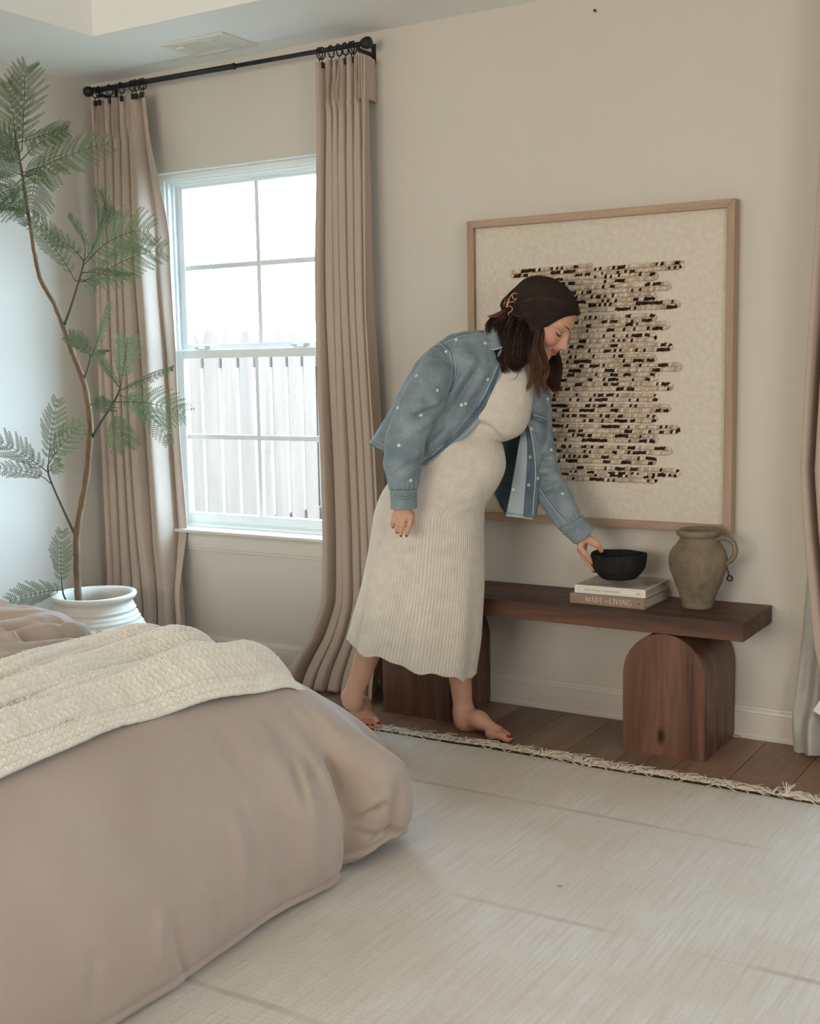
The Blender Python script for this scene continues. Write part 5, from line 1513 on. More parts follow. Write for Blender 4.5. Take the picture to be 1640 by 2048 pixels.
def jfold(U, Y, V):
    p = proj(V); x, y = p[:, 0], p[:, 1]
    h = 0
    for (x0, y0, x1, y1, w, a) in ((958, 706, 884, 815, 7, .013), (968, 720, 896, 832, 8, -.014), (978, 730, 916, 822, 9, .008), (905, 845, 852, 905, 9, .010), (925, 800, 868, 865, 10, -.008), (890, 850, 860, 880, 6, -.008), (940, 700, 915, 740, 8, .006), (870, 690, 930, 668, 5, .003)):
        dl = np.array([x1 - x0, y1 - y0], float); L2 = dl @ dl
        tt = np.clip(((x - x0) * dl[0] + (y - y0) * dl[1]) / L2, 0, 1); dd = np.hypot(x - x0 - tt * dl[0], y - y0 - tt * dl[1])
        h = h + a * np.exp(-(dd / w) ** 2) * (V @ FH < (Q(900, 800, -.05) @ FH)) * np.minimum(1, 4 * tt) * np.minimum(1, 4 * (1 - tt))
    return h
jacket, JG = sheet(jrows, 150, 150, DEN, 'jacket', woman, 3, .0042, disp=jfold)
# turned placket along the near front edge
wd_ = [2, 6, 11, 16, 19, 21, 19, 14, 9]
prow = []
for r, w_ in zip(jrows, wd_):
    x, y, d = r[0]; prow.append([(x - 1, y, d - .003), (x + w_ * .45, y + w_ * .2, d + .004), (x + w_ * .62, y + w_ * .26, d + .010), (x + w_, y + w_ * .4, d + .018)])
pl, _ = sheet(prow, 16, 120, DEN_DK, 'placket', jacket, 5, .0012, mats=[DEN_DK, DEN_IN], cut=lambda U, Y: ((U[:-1, :-1] + U[1:, 1:]) / 2 > .62).ravel().astype(int))
def seam(pts, r=.0016, mat=None, par=None, name='seam', n=60, k=6):
    V, F = tube(spline(pts, n), r, k); return mk(name, W(V), F, mat or SEAM, par or jacket)
LIGHT = denim('denim_edge', lin(150, 166, 172), lin(176, 188, 192), lin(196, 204, 206))
seam(JG[::6, 0] - FH * .002, .0018, LIGHT)
seam(JG[-1, :100:5] , .0022, SEAM); seam(JG[-6, :100:5] - FH * .001, .0010, LIGHT)
# right sleeve
def sleeve(sec, nv, nth, name, fold, seed, cuff, wr=.0042):
    G, vv, th, S_ = loft(sec, nv, nth)
    V = G.reshape(-1, 3); c = np.repeat(G.mean(1, keepdims=True), nth, 1).reshape(-1, 3)
    N = normals(V, nv, nth, True)
    if ((V - c) * N).sum(1).mean() < 0: N = -N
    Y = np.repeat(vv, nth); T_ = np.tile(th, nv)
    h = wr * vnoise(V * 15, seed) + wr * .7 * vnoise(V * 34, seed + 1) + fold(Y, T_, V)
    # gathers into the cuff
    h += .0022 * np.sin(T_ * 17) * sstep(.90, .985, Y)
    V = V + N * h[:, None]
    o = mk(name, W(V), grid(nv, nth, False, True)[:, ::-1], DEN, jacket)
    s = o.modifiers.new('thickness', 'SOLIDIFY'); s.thickness = .002; s.offset = 0
    G2, vv2, th2, _ = loft(cuff, 40, nth)
    V2 = G2.reshape(-1, 3); Y2 = np.repeat(vv2, nth); T2_ = np.tile(th2, 40)
    c2 = np.repeat(G2.mean(1, keepdims=True), nth, 1).reshape(-1, 3); N2 = unit(V2 - c2)
    V2 = V2 + N2 * (.0012 * vnoise(V2 * 60, seed + 9) + .0011 * np.sin(Y2 * 40 + 2 * np.sin(T2_ * 3)) * (Y2 > .12) * (Y2 < .5) + .0010 * np.exp(-((Y2 - .93) / .05) ** 2))[:, None]
    c_ = mk('cuff', W(V2), grid(40, nth, False, True)[:, ::-1], DEN, jacket)
    s = c_.modifiers.new('thickness', 'SOLIDIFY'); s.thickness = .0035; s.offset = -1
    G2 = V2.reshape(40, nth, 3)
    for i_, m_ in ((1, LIGHT), (4, SEAM), (35, SEAM), (39, LIGHT)):
        rr = G2[i_][::3]; rr = np.concatenate([rr, rr[:1]]) + unit(np.concatenate([rr, rr[:1]]) - G2[i_].mean(0)) * .0006
        V, F = tube(rr, .0011, 6, cap=False); mk('stitching', W(V), F, m_, jacket)
    return o, V.reshape(-1, 3)
def pfold(V, L):
    p = proj(V); x, y = p[:, 0], p[:, 1]; h = np.zeros(len(V)); nr = ((V @ FH) < np.median(V @ FH) + .03)
    for (x0, y0, x1, y1, w, a) in L:
        dl = np.array([x1 - x0, y1 - y0], float); L2 = dl @ dl
        tt = np.clip(((x - x0) * dl[0] + (y - y0) * dl[1]) / L2, 0, 1); dd = np.hypot(x - x0 - tt * dl[0], y - y0 - tt * dl[1])
        h += a * np.exp(-(dd / w) ** 2) * nr * np.minimum(1, 3 * tt + .3) * np.minimum(1, 3 * (1 - tt) + .2)
    return h
rs = [(870, 691, 906, 702, -.100, .025), (856, 703, 913, 735, -.130, .055), (838, 730, 905, 778, -.160, .066), (818, 765, 890, 815, -.180, .068), (799, 802, 869, 842, -.195, .064), (785, 835, 853, 872, -.205, .060),
      (774, 870, 846, 898, -.212, .058), (769, 903, 841, 922, -.220, .056), (769, 936, 838, 946, -.228, .052), (776, 962, 836, 966, -.233, .046), (781, 979, 833, 979, -.236, .040)]
slr, _ = sleeve(rs, 150, 96, 'sleeve', lambda Y, T_, V: pfold(V, [(884, 798, 826, 818, 9, .013), (876, 815, 820, 838, 7, -.015), (868, 806, 845, 800, 6, -.008), (870, 835, 825, 862, 8, .008), (850, 838, 815, 880, 12, .003), (842, 906, 796, 924, 8, .008), (840, 922, 800, 940, 7, -.008), (838, 940, 800, 955, 7, .005), (790, 850, 830, 870, 8, -.005), (780, 930, 820, 925, 7, -.004), (800, 770, 830, 740, 9, .002),
                 (780, 880, 800, 960, 6, .003), (900, 740, 850, 790, 9, .003)]), 21,
                [(781, 979, 832, 978, -.236, .040), (782, 990, 832, 989, -.237, .039), (784, 1017, 832, 1015, -.238, .037)])
# left sleeve
ls = [(1036, 775, 1092, 752, .090, .045), (1036, 805, 1098, 785, .085, .055), (1038, 845, 1101, 826, .072, .055), (1044, 884, 1104, 864, .058, .054), (1050, 918, 1109, 898, .044, .054), (1056, 946, 1114, 925, .030, .053), (1066, 975, 1122, 948, .014, .051),
      (1078, 1001, 1135, 974, -.003, .048), (1094, 1026, 1149, 1002, -.022, .045), (1108, 1044, 1158, 1020, -.036, .042), (1117, 1055, 1163, 1031, -.046, .039)]
sll, _ = sleeve(ls, 150, 90, 'sleeve', lambda Y, T_, V: pfold(V, [(1108, 902, 1064, 908, 6, .010), (1103, 918, 1062, 912, 6, -.012), (1116, 938, 1070, 945, 7, .012), (1112, 958, 1070, 952, 6, -.013), (1130, 965, 1076, 985, 7, .010), (1130, 980, 1082, 990, 5, -.009), (1145, 992, 1100, 1015, 8, .003)]), 41,
                [(1117, 1055, 1163, 1031, -.046, .039), (1130, 1068, 1171, 1041, -.054, .038), (1150, 1086, 1185, 1057, -.064, .036)])
# sleeve seam: see below
#seam([Q(1079, 980, -.045), Q(1096, 1004, -.062), Q(1118, 1030, -.078), Q(1135, 1048, -.088)], .0013, LIGHT)
# left front: reverse strip, button band, outer panel
lrow = [[(1043, 742, .02), (1044, 742, .005), (1047, 741, -.02), (1062, 738, .01), (1078, 740, .06)],
        [(1040, 772, .015), (1041, 772, .0), (1044, 772, -.022), (1066, 768, -.005), (1090, 768, .05)],
        [(1042, 800, .01), (1043, 800, -.003), (1047, 800, -.026), (1072, 798, -.012), (1096, 798, .05)],
        [(1046, 836, .01), (1048, 836, -.005), (1054, 835, -.030), (1078, 834, -.016), (1099, 836, .045)],
        [(1042, 868, .012), (1052, 868, -.006), (1062, 867, -.034), (1082, 868, -.018), (1100, 870, .04)],
        [(1035, 905, .010), (1055, 905, -.010), (1068, 903, -.038), (1080, 905, -.022), (1096, 906, .03)],
        [(1028, 945, .008), (1053, 945, -.014), (1071, 943, -.042), (1080, 944, -.022), (1088, 944, .02)],
        [(1020, 990, .005), (1050, 990, -.016), (1068, 989, -.044), (1076, 988, -.024), (1080, 988, .015)],
        [(1012, 1031, .004), (1047, 1034, -.018), (1065, 1037, -.044), (1070, 1034, -.03), (1073, 1030, .01)]]
def lcut(U, Y):
    u = (U[:-1, :-1] + U[1:, 1:]) / 2
    return np.where(u < .0, 1, 0).ravel()
# true arc positions of the control columns, so the band widths follow the cloth
LB, LG = sheet([[r[1], r[2]] for r in lrow], 10, 140, DEN_DK, 'button_band', jacket, 31, .0006)
LR, _ = sheet([[r[0], ((r[0][0] + r[1][0]) / 2, (r[0][1] + r[1][1]) / 2, (r[0][2] + r[1][2]) / 2 - .002), r[1]] for r in lrow], 18, 140, DEN_IN, 'reverse_strip', jacket, 33, .0012)
LO, OG = sheet([[r[2], r[3], r[4]] for r in lrow], 40, 140, DEN, 'front_panel', jacket, 35, .0022)
seam(LG[::5, -1] - FH * .002, .0019, LIGHT); seam(LG[::5, 0] - FH * .0012, .0010, SEAM)
seam([Q(1012, 1031, -.002), Q(1030, 1033, -.01), Q(1047, 1035, -.02), Q(1065, 1038, -.046)], .0024, LIGHT); seam([Q(1014, 1026, -.002), Q(1031, 1028, -.01), Q(1047, 1030, -.02), Q(1065, 1033, -.046)], .0012, SEAM)
# inside of the far back panel, seen past the belly
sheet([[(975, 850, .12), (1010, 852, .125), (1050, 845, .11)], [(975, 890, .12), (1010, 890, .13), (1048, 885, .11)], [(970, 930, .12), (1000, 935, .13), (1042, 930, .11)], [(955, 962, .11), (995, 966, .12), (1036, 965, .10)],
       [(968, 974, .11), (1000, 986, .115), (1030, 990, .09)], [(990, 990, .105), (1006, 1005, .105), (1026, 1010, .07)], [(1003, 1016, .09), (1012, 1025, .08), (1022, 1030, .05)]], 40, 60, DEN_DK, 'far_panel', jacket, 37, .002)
seam([Q(958, 964, .102), Q(976, 976, .10), Q(990, 990, .095), Q(1001, 1012, .085), Q(1012, 1030, .06)], .0024, SEAM)
# chest pocket with its flap
def on_panel(u, v): return OG[int(np.clip(v, 0, 1) * (OG.shape[0] - 1)), int(np.clip(u, 0, 1) * (OG.shape[1] - 1))]
pk_px = [(1066, 826), (1096, 836), (1093, 850), (1065, 838)]
sheet([[(1065, 826, -.037), (1080, 830, -.036), (1095, 835, -.012)], [(1065, 838, -.038), (1079, 843, -.037), (1093, 849, -.014)]], 16, 10, DEN_DK, 'pocket_flap', jacket, 51, .0006)
#seam([Q(1066, 840, -.041), Q(1071, 863, -.040), Q(1078, 884, -.036), Q(1086, 872, -.03), Q(1092, 851, -.018)], .0011, SEAM)
seam([Q(1065, 829, -.041), Q(1080, 833, -.040), Q(1094, 838, -.016)], .0012, LIGHT)
# collar: near leaf and far leaf
sheet([[(969, 661, -.035), (973, 655, -.060), (986, 653, -.075), (998, 657, -.078)], [(972, 672, -.065), (978, 668, -.088), (990, 668, -.100), (1001, 673, -.096)],
       [(974, 686, -.090), (981, 684, -.108), (992, 684, -.116), (1003, 686, -.108)], [(975, 697, -.105), (984, 699, -.118), (995, 699, -.124), (1006, 694, -.112)]], 24, 24, DEN, 'collar', jacket, 61, .001, .004)
seam([Q(970, 661, -.045), Q(973, 680, -.095), Q(976, 697, -.112), Q(990, 699, -.128), Q(1005, 695, -.118), Q(1005, 705, -.10)], .0022, LIGHT)
#seam([Q(976, 664, -.080), Q(979, 680, -.109), Q(981, 692, -.119), Q(992, 692, -.124), Q(1003, 688, -.115)], .0011, SEAM)
sheet([[(1006, 692, -.115), (1009, 700, -.105), (1004, 708, -.10)], [(1000, 700, -.120), (1003, 706, -.112), (1000, 712, -.105)], [(995, 712, -.118), (997, 716, -.11), (994, 722, -.11)]], 12, 14, DEN_IN, 'collar_roll', jacket, 63, .001)
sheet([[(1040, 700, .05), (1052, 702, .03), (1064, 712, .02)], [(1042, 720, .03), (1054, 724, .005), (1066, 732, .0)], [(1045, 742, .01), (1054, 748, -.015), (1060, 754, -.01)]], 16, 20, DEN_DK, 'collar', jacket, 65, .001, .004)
# back hem: the turned split tail
sheet([[(739, 886, -.075), (752, 892, -.06), (772, 900, -.04)], [(745, 879, -.09), (757, 884, -.075), (775, 886, -.06)]], 14, 8, DEN_IN, 'hem_facing', jacket, 66, .0006)
# buttons and embroidered daisies
from mathutils.bvhtree import BVHTree
trees = []
bpy.context.view_layer.update()
for ch in jacket.children_recursive + [jacket]:
    if ch.type == 'MESH' and ch.name.split('.')[0] in ('jacket', 'sleeve', 'cuff', 'front_panel', 'reverse_strip', 'button_band', 'collar', 'placket'):
        vs = [Vector(v.co) + Vector(ORI) for v in ch.data.vertices]; trees.append(BVHTree.FromPolygons(vs, [tuple(p.vertices) for p in ch.data.polygons]))
def hit(px, py):
    d = Vector(unit(ray(px, py))); best = None
    for t in trees:
        r_ = t.ray_cast(Vector(CP), d, 8)
        if r_[0] is not None and (best is None or r_[3] < best[1]):
            nn = np.array(r_[1]); nn = nn if nn @ np.array(d) < 0 else -nn; best = (np.array(r_[0]), r_[3], nn)
    return best
def seam_px(pts, r, mat, n=70, lift=.0006, dash=False):
    """seam that follows the cloth under a line of points"""
    P_ = []; prev = None
    for x, y in spline(np.array(pts, float), n):
        h_ = hit(x, y)
        if h_ is None: continue
        if prev is not None and np.linalg.norm(h_[0] - prev) > .03: continue
        prev = h_[0]; P_.append(h_[0] + h_[2] * lift)
    if len(P_) > 3:
        V, F = tube(np.array(P_), r, 5); mk('stitching', W(V), F, mat, jacket)
arm = [(880, 684), (893, 694), (903, 706), (907, 725), (908, 745), (904, 765), (897, 785)]
seam_px(arm, .0024, SEAM); seam_px([(x - 4, y + 1) for x, y in arm], .0010, LIGHT); seam_px([(x + 5, y) for x, y in arm], .0012, SEAM); seam_px([(x + 3, y) for x, y in arm], .0009, LIGHT)
yoke = [(972, 662), (945, 664), (920, 668), (900, 676), (884, 684)]
seam_px([(x, y + 2) for x, y in yoke], .0018, SEAM); seam_px([(x, y + 6) for x, y in yoke], .0010, LIGHT); seam_px([(x, y + 9) for x, y in yoke], .0012, SEAM)
seam_px([(1078, 975), (1096, 1002), (1116, 1028), (1132, 1046)], .0014, LIGHT); seam_px([(1081, 974), (1099, 1001), (1119, 1027), (1135, 1045)], .0010, SEAM)
seam_px([(1066, 842), (1070, 862), (1077, 884), (1086, 874), (1093, 850)], .0011, SEAM)
seam_px([(977, 664), (979, 680), (981, 693), (992, 693), (1003, 689)], .0012, SEAM); seam_px([(975, 663), (977, 680), (979, 696), (992, 697), (1005, 692)], .0009, LIGHT)
pe = [(998, 714), (986, 745), (970, 775), (955, 803), (935, 834), (908, 864), (876, 892), (850, 917)]
seam_px([(x + 7, y + 5) for x, y in pe[1:]], .0010, SEAM); seam_px([(x + 12, y + 7) for x, y in pe[2:-1]], .0009, LIGHT)
seam_px([(x - 5, y - 3) for x, y in pe], .0008, SEAM)
hm = [(741, 880), (752, 886), (763, 891)]
seam_px(hm, .0012, SEAM)
BTN = plain('pearl_button', lin(206, 186, 166), .3, .04)
WHT = plain('white_thread', lin(228, 222, 212), .9, .03, 40)
def daisy_mesh():
    ps = []
    for i in range(5):
        a = i * 2 * PI / 5; V = SV * np.array([.0031, .0028, .0013]) + np.array([.0030, 0, 0])
        ps.append((np.stack([V[:, 0] * math.cos(a) - V[:, 1] * math.sin(a), V[:, 0] * math.sin(a) + V[:, 1] * math.cos(a), V[:, 2]], -1), SF))
    ps.append((SV * np.array([.0022, .0022, .0016]), SF))
    return join(ps)
dm = None
for (x, y) in [(892, 704), (912, 680), (970, 687), (833, 752), (874, 781), (796, 816), (842, 831), (798, 891), (821, 961), (923, 810), (931, 807), (975, 759), (1102, 900), (1075, 957), (1125, 988), (1084, 1014), (1027, 979), (1095, 798), (1174, 1045)]:
    hh = hit(x, y)
    if hh is None: continue
    z_ = hh[2]; x_ = unit(np.cross(z_, np.array([.2, .3, 1.0]))); y_ = np.cross(z_, x_)
    if dm is None: dm = mk('embroidered_daisy', *daisy_mesh(), WHT, jacket); o = dm
    else: o = dm.copy(); COL.objects.link(o); o.parent = jacket
    c_ = hh[0] + z_ * .0016 - ORI
    o.matrix_local = Matrix(((x_[0], y_[0], z_[0], c_[0]), (x_[1], y_[1], z_[1], c_[1]), (x_[2], y_[2], z_[2], c_[2]), (0, 0, 0, 1)))
bt = None
for (x, y) in [(1055, 802), (1062, 858), (1061, 914), (1058, 970), (1157, 1062)]:
    hh = hit(x, y)
    if hh is None: continue
    z_ = hh[2]; x_ = unit(np.cross(z_, np.array([.2, .3, 1.0]))); y_ = np.cross(z_, x_)
    if bt is None: bt = mk('button', *lathe([(0, -.001), (.0052, -.001), (.0056, .0008), (.0050, .0018), (.0036, .0014), (0, .0013)], 16), BTN, jacket); o = bt
    else: o = bt.copy(); COL.objects.link(o); o.parent = jacket
    c_ = hh[0] + z_ * .0016 - ORI
    o.matrix_local = Matrix(((x_[0], y_[0], z_[0], c_[0]), (x_[1], y_[1], z_[1], c_[1]), (x_[2], y_[2], z_[2], c_[2]), (0, 0, 0, 1)))

# ---- hair ---------------------------------------------------------------
n = NT('tone_hair'); at = n.n('ShaderNodeAttribute'); at.attribute_name = 'tone'
HAIRM = n.set(at.outputs['Color'], .5, None, .28)
hb = Imp()
CLIP = Q(1024, 612, -.035)
hb.ell(Hd(-.012, 0, .027), (.0995, .0785, .0800), HB)
hb.ell(Hd(.026, 0, .013), (.071, .0695, .081), HB, .02)
hb.ell(Hd(.118, 0, -.040), (.084, .12, .114), HB, .004, True)
hb.ell(Hd(.075, 0, -.09), (.075, .12, .10), HB, .012, True)
scale_head(hb)
hb.cap(Hd(-.06, 0, .02), CLIP + FH * .03, .055, .030, .03)
hb.cap(Hd(-.06, -.03, -.02), Q(1015, 690, -.045), .050, .050, .03); hb.cap(Q(1015, 690, -.045), Q(1008, 722, -.06), .046, .026, .03)
hb.cap(Hd(-.03, -.055, .0), Q(1072, 700, -.075), .026, .018, .02)
hb.cap(Q(1072, 700, -.078), Q(1068, 750, -.082), .018, .012, .015)
hb.cap(Hd(-.03, .06, .0), Q(1095, 715, .06), .03, .024, .02); hb.cap(Q(1095, 715, .06), Q(1108, 765, .02), .022, .014, .02)
HV, HF = hb.mesh(.004)
hair = mk('hair', W(HV), HF, HAIRM, woman, col=np.tile(np.array(lin(40, 28, 23)[:3]), (len(HV), 1)))
rh = np.random.default_rng(4)
hv, hc = [], []
NPT = 18
def onto(P_, lift, pull=False):
    """push points of strands out of the hair body"""
    sh = P_.shape; X = P_.reshape(-1, 3).copy()
    for _ in range(4 if pull else 2):
        d = hb.value(X); e = 1e-3
        g = np.stack([hb.value(X + np.eye(3)[i] * e) - d for i in range(3)], -1) / e; g = unit(g)
        X += g * np.clip(lift.reshape(-1) - d, -.05 if pull else (-.004 if _ == 0 else 0), .03)[:, None]
    return X.reshape(sh)
def lock(guide, nstr, spread, r=.0006, base=(44, 31, 26), tip=(84, 56, 42), hl=0.06, npt=16, jit=1.0, curl=0.0, cap=False, wave=0.0):
    """strands that share one guide curve"""
    g2 = spline(np.array(guide), NPT); T_, N_, B2 = frames(g2)
    t = np.linspace(0, 1, NPT); sp = np.interp(t, np.linspace(0, 1, len(spread)), spread)
    n_ = nstr; a = rh.uniform(0, 2 * PI, n_); q = np.sqrt(rh.uniform(0, 1, n_)); ph = rh.uniform(0, 6.28, n_); fr_2 = rh.uniform(3, 8, n_)
    off = (np.cos(a)[:, None, None] * N_ + np.sin(a)[:, None, None] * B2) * (q[:, None] * sp)[..., None]
    w = .0018 * jit * (t * (1.1 - t) * 4)
    off = off + (w * np.sin(t * fr_2[:, None] + ph[:, None]))[..., None] * N_ + (w * np.cos(t * fr_2[:, None] + ph[:, None]))[..., None] * B2
    if curl: off = off + (curl * t ** 1.5)[None, :, None] * (np.cos(t * 7 + ph[:, None] * .12)[..., None] * N_ + np.sin(t * 7 + ph[:, None] * .12)[..., None] * B2)
    if wave: off = off + (wave * np.sin(t * 11 + ph.mean() + .25 * np.sin(ph)[:, None]) * t)[..., None] * N_
    P_ = g2[None] + off
    ln = rh.uniform(.86, 1.0, n_) if cap else rh.uniform(.74, 1.0, n_)
    tt = t[None] * ln[:, None] * (NPT - 1); i0 = np.minimum(tt.astype(int), NPT - 2); fq_ = (tt - i0)[..., None]; ar = np.arange(n_)[:, None]
    P_ = P_[ar, i0] * (1 - fq_) + P_[ar, i0 + 1] * fq_
    if cap: P_ = onto(P_, np.repeat(rh.uniform(.0005, .0040, (n_, 1)), NPT, 1))
    rad_ = np.interp(t, [0, .1, .7, 1], [.6, 1, .9, .25])[None] * r * rh.uniform(.75, 1.3, (n_, 1))
    Tg = unit(np.gradient(P_, axis=1)); u = unit(np.cross(Tg, np.array([.3, .5, .81]))); v = np.cross(Tg, u)
    V = np.stack([P_ + rad_[..., None] * (math.cos(k) * u + math.sin(k) * v) for k in (0, 2.0944, 4.18879)], 2)      # n x NPT x 3 x 3
    hv.append(V.reshape(-1, 3))
    c0 = np.tile(np.array(lin(*base)[:3]), (n_, 1)); c1 = np.tile(np.array(lin(*tip)[:3]), (n_, 1))
    m = rh.uniform(0, 1, n_) < hl
    c0[m] = np.array(lin(96, 70, 52)[:3]); c1[m] = np.array(lin(142, 106, 80)[:3])
    mm = (t ** 1.3)[None, :, None]
    C_ = (c0[:, None] * (1 - mm) + c1[:, None] * mm) * rh.uniform(.8, 1.18, (n_, 1, 1))
    hc.append(np.repeat(C_[:, :, None], 3, 2).reshape(-1, 3))
# swept back from the hairline over the skull to the clip
HLN = spline(np.array([(-.01, .078, -.01), (.040, .070, .020), (.062, .060, .044), (.082, .036, .064), (.092, .0, .071), (.085, -.034, .063), (.067, -.057, .043), (.048, -.068, .020), (.034, -.073, -.006), (.018, -.076, -.022), (-.01, -.078, -.03)]), 170)
HCEN = Hd(-.02, 0, .01)
for i, q in enumerate(HLN):
    p0 = Hd(*q); u = i / 169.0; tg = CLIP + FH * (.035 * (1 - u)) - np.array([0, 0, .012 * u])
    t_ = np.linspace(0, 1, 9)[:, None]
    u0 = unit(p0 - HCEN); u1 = unit(tg - HCEN); um = unit(u0 + u1 + (1.5 * (1 - sstep(.25, .8, u)) - .25 * sstep(.8, 1, u)) * HB[2])
    ch = HCEN + .16 * unit((1 - t_) ** 2 * u0 + 2 * t_ * (1 - t_) * um + t_ ** 2 * u1)
    ch = onto(ch[None], np.full((1, 9), .001), True)[0]; ch[0] = p0
    lt = sstep(.62, .8, u) * .12
    lock(list(ch), 42, [.0035, .0055, .0060, .0055, .0035], .0006, (38, 27, 22), (54 + 34 * sstep(.6, .85, u), 38 + 22 * sstep(.6, .85, u), 30 + 16 * sstep(.6, .85, u)), .03 + lt, 18, .6, cap=True)
# loose back hair falling to the shoulder
for gd in [[(1040, 628, -.05), (1012, 668, -.085), (1006, 705, -.10), (992, 730, -.10), (1004, 741, -.09)], [(1050, 632, -.065), (1030, 670, -.10), (1018, 708, -.11), (1006, 735, -.11), (1022, 743, -.10)], [(1058, 640, -.075), (1042, 680, -.105), (1034, 712, -.112), (1026, 733, -.105), (1040, 738, -.09)],
           [(1030, 622, -.03), (996, 650, -.065), (989, 690, -.09), (984, 722, -.10), (996, 738, -.09)], [(1034, 626, -.045), (1004, 660, -.08), (1000, 700, -.10), (994, 728, -.105), (1012, 742, -.10)], [(1064, 645, -.078), (1052, 690, -.10), (1046, 718, -.10), (1036, 734, -.09), (1044, 740, -.08)],
           [(1045, 630, .0), (1010, 665, .02), (1000, 700, .03), (1000, 730, .02)], [(1068, 648, -.08), (1060, 690, -.095), (1054, 715, -.09), (1042, 730, -.075)], [(1025, 618, -.02), (985, 645, -.045), (982, 665, -.075), (990, 695, -.095), (992, 718, -.10)],
           [(1040, 626, -.055), (1018, 655, -.095), (1012, 690, -.115), (1010, 722, -.115), (1024, 738, -.108)], [(1052, 636, -.07), (1038, 665, -.103), (1032, 700, -.114), (1032, 728, -.105), (1046, 734, -.09)]]:
    gd = [(gd[0][0] + 6, gd[0][1] - 4, gd[0][2] + .045)] + gd[1:]
    lock([Q(*q) for q in gd], 200, [.008, .016, .017, .014, .009], .0006, (38, 27, 22), (60, 41, 33), .03, 18, 1.6, .004, wave=.006)
# front locks beside the face (near side), waving to the chest
for pts, ns_, sp_ in [([(1092, 640, -.080), (1080, 680, -.096), (1076, 715, -.098), (1068, 750, -.092), (1056, 786, -.085)], 80, [.006, .010, .011, .011, .006]),
                      ([(1088, 645, -.082), (1078, 690, -.098), (1078, 730, -.098), (1074, 765, -.092), (1083, 802, -.086)], 80, [.006, .010, .011, .010, .005]),
                      ([(1095, 645, -.078), (1088, 685, -.092), (1090, 718, -.094), (1092, 745, -.090), (1076, 778, -.084)], 70, [.005, .008, .010, .010, .006]),
                      ([(1084, 650, -.084), (1070, 695, -.100), (1066, 730, -.100), (1064, 760, -.095), (1062, 778, -.09)], 60, [.006, .011, .011, .009, .005]),
                      ([(1096, 648, -.076), (1092, 690, -.086), (1094, 725, -.088), (1086, 760, -.086), (1090, 790, -.084)], 45, [.004, .006, .008, .008, .004])]:
    pts = [(q[0] - 9 * sstep(735, 700, q[1]), q[1], q[2]) for q in pts]
    pts = [(pts[0][0] + 3, pts[0][1] + 4, pts[0][2] + .030)] + pts[1:]
    lock([Q(*p) for p in pts], int(ns_ * 2.6), sp_, .0006, (52, 36, 29), (112, 77, 57), .22, 22, 1.2, .004, wave=.007)
# far side locks hanging past the chin
for pts, ns_, sp_ in [([(1104, 690, .055), (1112, 722, .04), (1114, 750, .02), (1106, 775, .0), (1116, 792, -.01)], 70, [.014, .013, .012, .011, .006]),
                      ([(1098, 695, .05), (1104, 730, .03), (1106, 760, .01), (1122, 785, .0)], 70, [.012, .013, .011, .006]), ([(1108, 690, .06), (1118, 720, .05), (1120, 750, .04), (1114, 785, .02)], 40, [.006, .007, .007, .004]),
                      ([(1094, 705, .05), (1100, 740, .02), (1098, 765, .0), (1108, 786, -.01)], 50, [.012, .012, .010, .005])]:
    lock([Q(*p) for p in pts], int(ns_ * 2.6), sp_, .0006, (44, 31, 26), (96, 62, 46), .06, 18, 1.2, .004, wave=.007)
# ends flicking out past the clip, and stray hairs
lock([Q(1024, 616, -.035), Q(1008, 625, -.045), Q(992, 631, -.05), Q(974, 633, -.05)], 150, [.008, .008, .006, .002], .0006, (60, 38, 30), (128, 84, 62), .1, 12, .8)
lock([Q(1026, 620, -.04), Q(1006, 636, -.06), Q(990, 648, -.065), Q(976, 656, -.06)], 150, [.008, .010, .008, .003], .0006, (46, 32, 27), (84, 56, 44), .1, 12, .8)
lock([Q(1030, 735, -.10), Q(1036, 745, -.115), Q(1030, 757, -.12), Q(1012, 760, -.12)], 2, [.001, .001, .001, .001], .0006, (50, 36, 30), (60, 42, 34), 0, 14, .2)
lock([Q(1112, 710, .03), Q(1122, 735, .03), Q(1122, 755, .03), Q(1112, 772, .03)], 6, [.003, .003, .003, .002], .0005, (70, 50, 40), (90, 64, 50), 0, 14, .2)
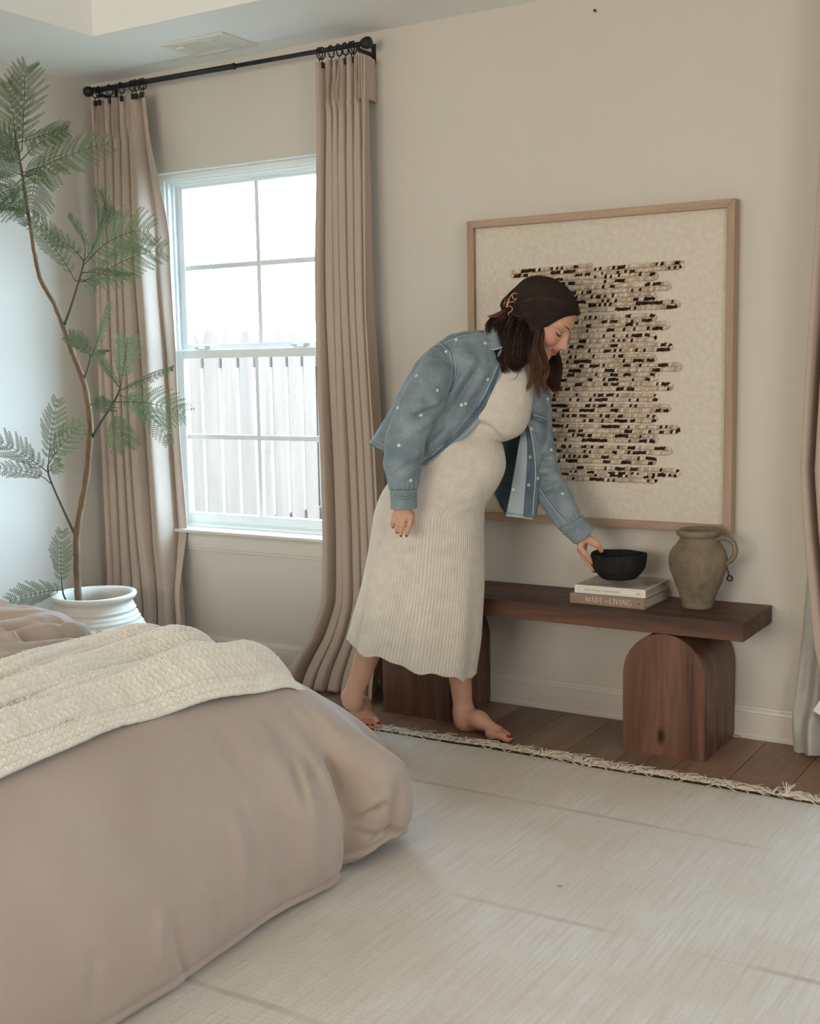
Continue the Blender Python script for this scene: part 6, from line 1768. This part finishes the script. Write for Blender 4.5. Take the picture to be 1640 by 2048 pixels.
lock([Q(1080, 562, .0), Q(1050, 566, -.01), Q(1028, 585, -.02), Q(1018, 602, -.03)], 10, [.004, .006, .007, .004], .0004, (70, 50, 40), (90, 64, 50), 0, 14, .8)
HV2 = np.concatenate(hv); nS = len(HV2) // (NPT * 3)
q0 = np.arange(nS)[:, None, None] * NPT * 3 + np.arange(NPT - 1)[None, :, None] * 3 + np.arange(3)[None, None, :]
q1 = np.arange(nS)[:, None, None] * NPT * 3 + np.arange(NPT - 1)[None, :, None] * 3 + ((np.arange(3) + 1) % 3)[None, None, :]
st_ = tag(mk('strands', W(HV2), np.stack([q0, q1, q1 + 3, q0 + 3], -1).reshape(-1, 4), HAIRM, hair, col=np.concatenate(hc)), kind='stuff')
# claw clip
GOLD = plain('rose_gold', lin(206, 158, 128), .3, .04, metal=.6); TORT = plain('brown_acetate', lin(66, 30, 26), .25, .15, 40)
claw = empty('hair_claw', W(Q(1020, 610, -.06))); claw.parent = woman
cp = Q(1020, 610, -.06)
def WC(V): return np.asarray(V) - cp
V = SV * np.array([.008, .006, .022]); tl2 = math.radians(14)
V = (V[:, :1] * math.cos(tl2) + V[:, 2:] * math.sin(tl2)) * RH + V[:, 1:2] * FH + (V[:, 2:] * math.cos(tl2) - V[:, :1] * math.sin(tl2)) * np.array([0, 0, 1.0]) + Q(1011, 604, -.062)
mk('grip', WC(V), SF, TORT, claw)
V, F = tube([Q(1018, 597, -.075), Q(1016, 606, -.078), Q(1013, 615, -.078)], .0034, 8); mk('hinge', WC(V), F, GOLD, claw)
for pts in ([(1018, 598, -.074), (1024, 589, -.080), (1030, 586, -.082), (1034, 588, -.080)], [(1024, 589, -.080), (1026, 596, -.082), (1031, 600, -.080), (1033, 596, -.078)], [(1015, 606, -.078), (1022, 604, -.084), (1029, 603, -.082)],
            [(1014, 614, -.078), (1020, 612, -.084), (1025, 617, -.084), (1022, 623, -.082), (1017, 626, -.08), (1017, 631, -.078)]):
    V, F = tube(spline([Q(*p) for p in pts], 24), .0016, 8); mk('prong', WC(V), F, GOLD, claw)
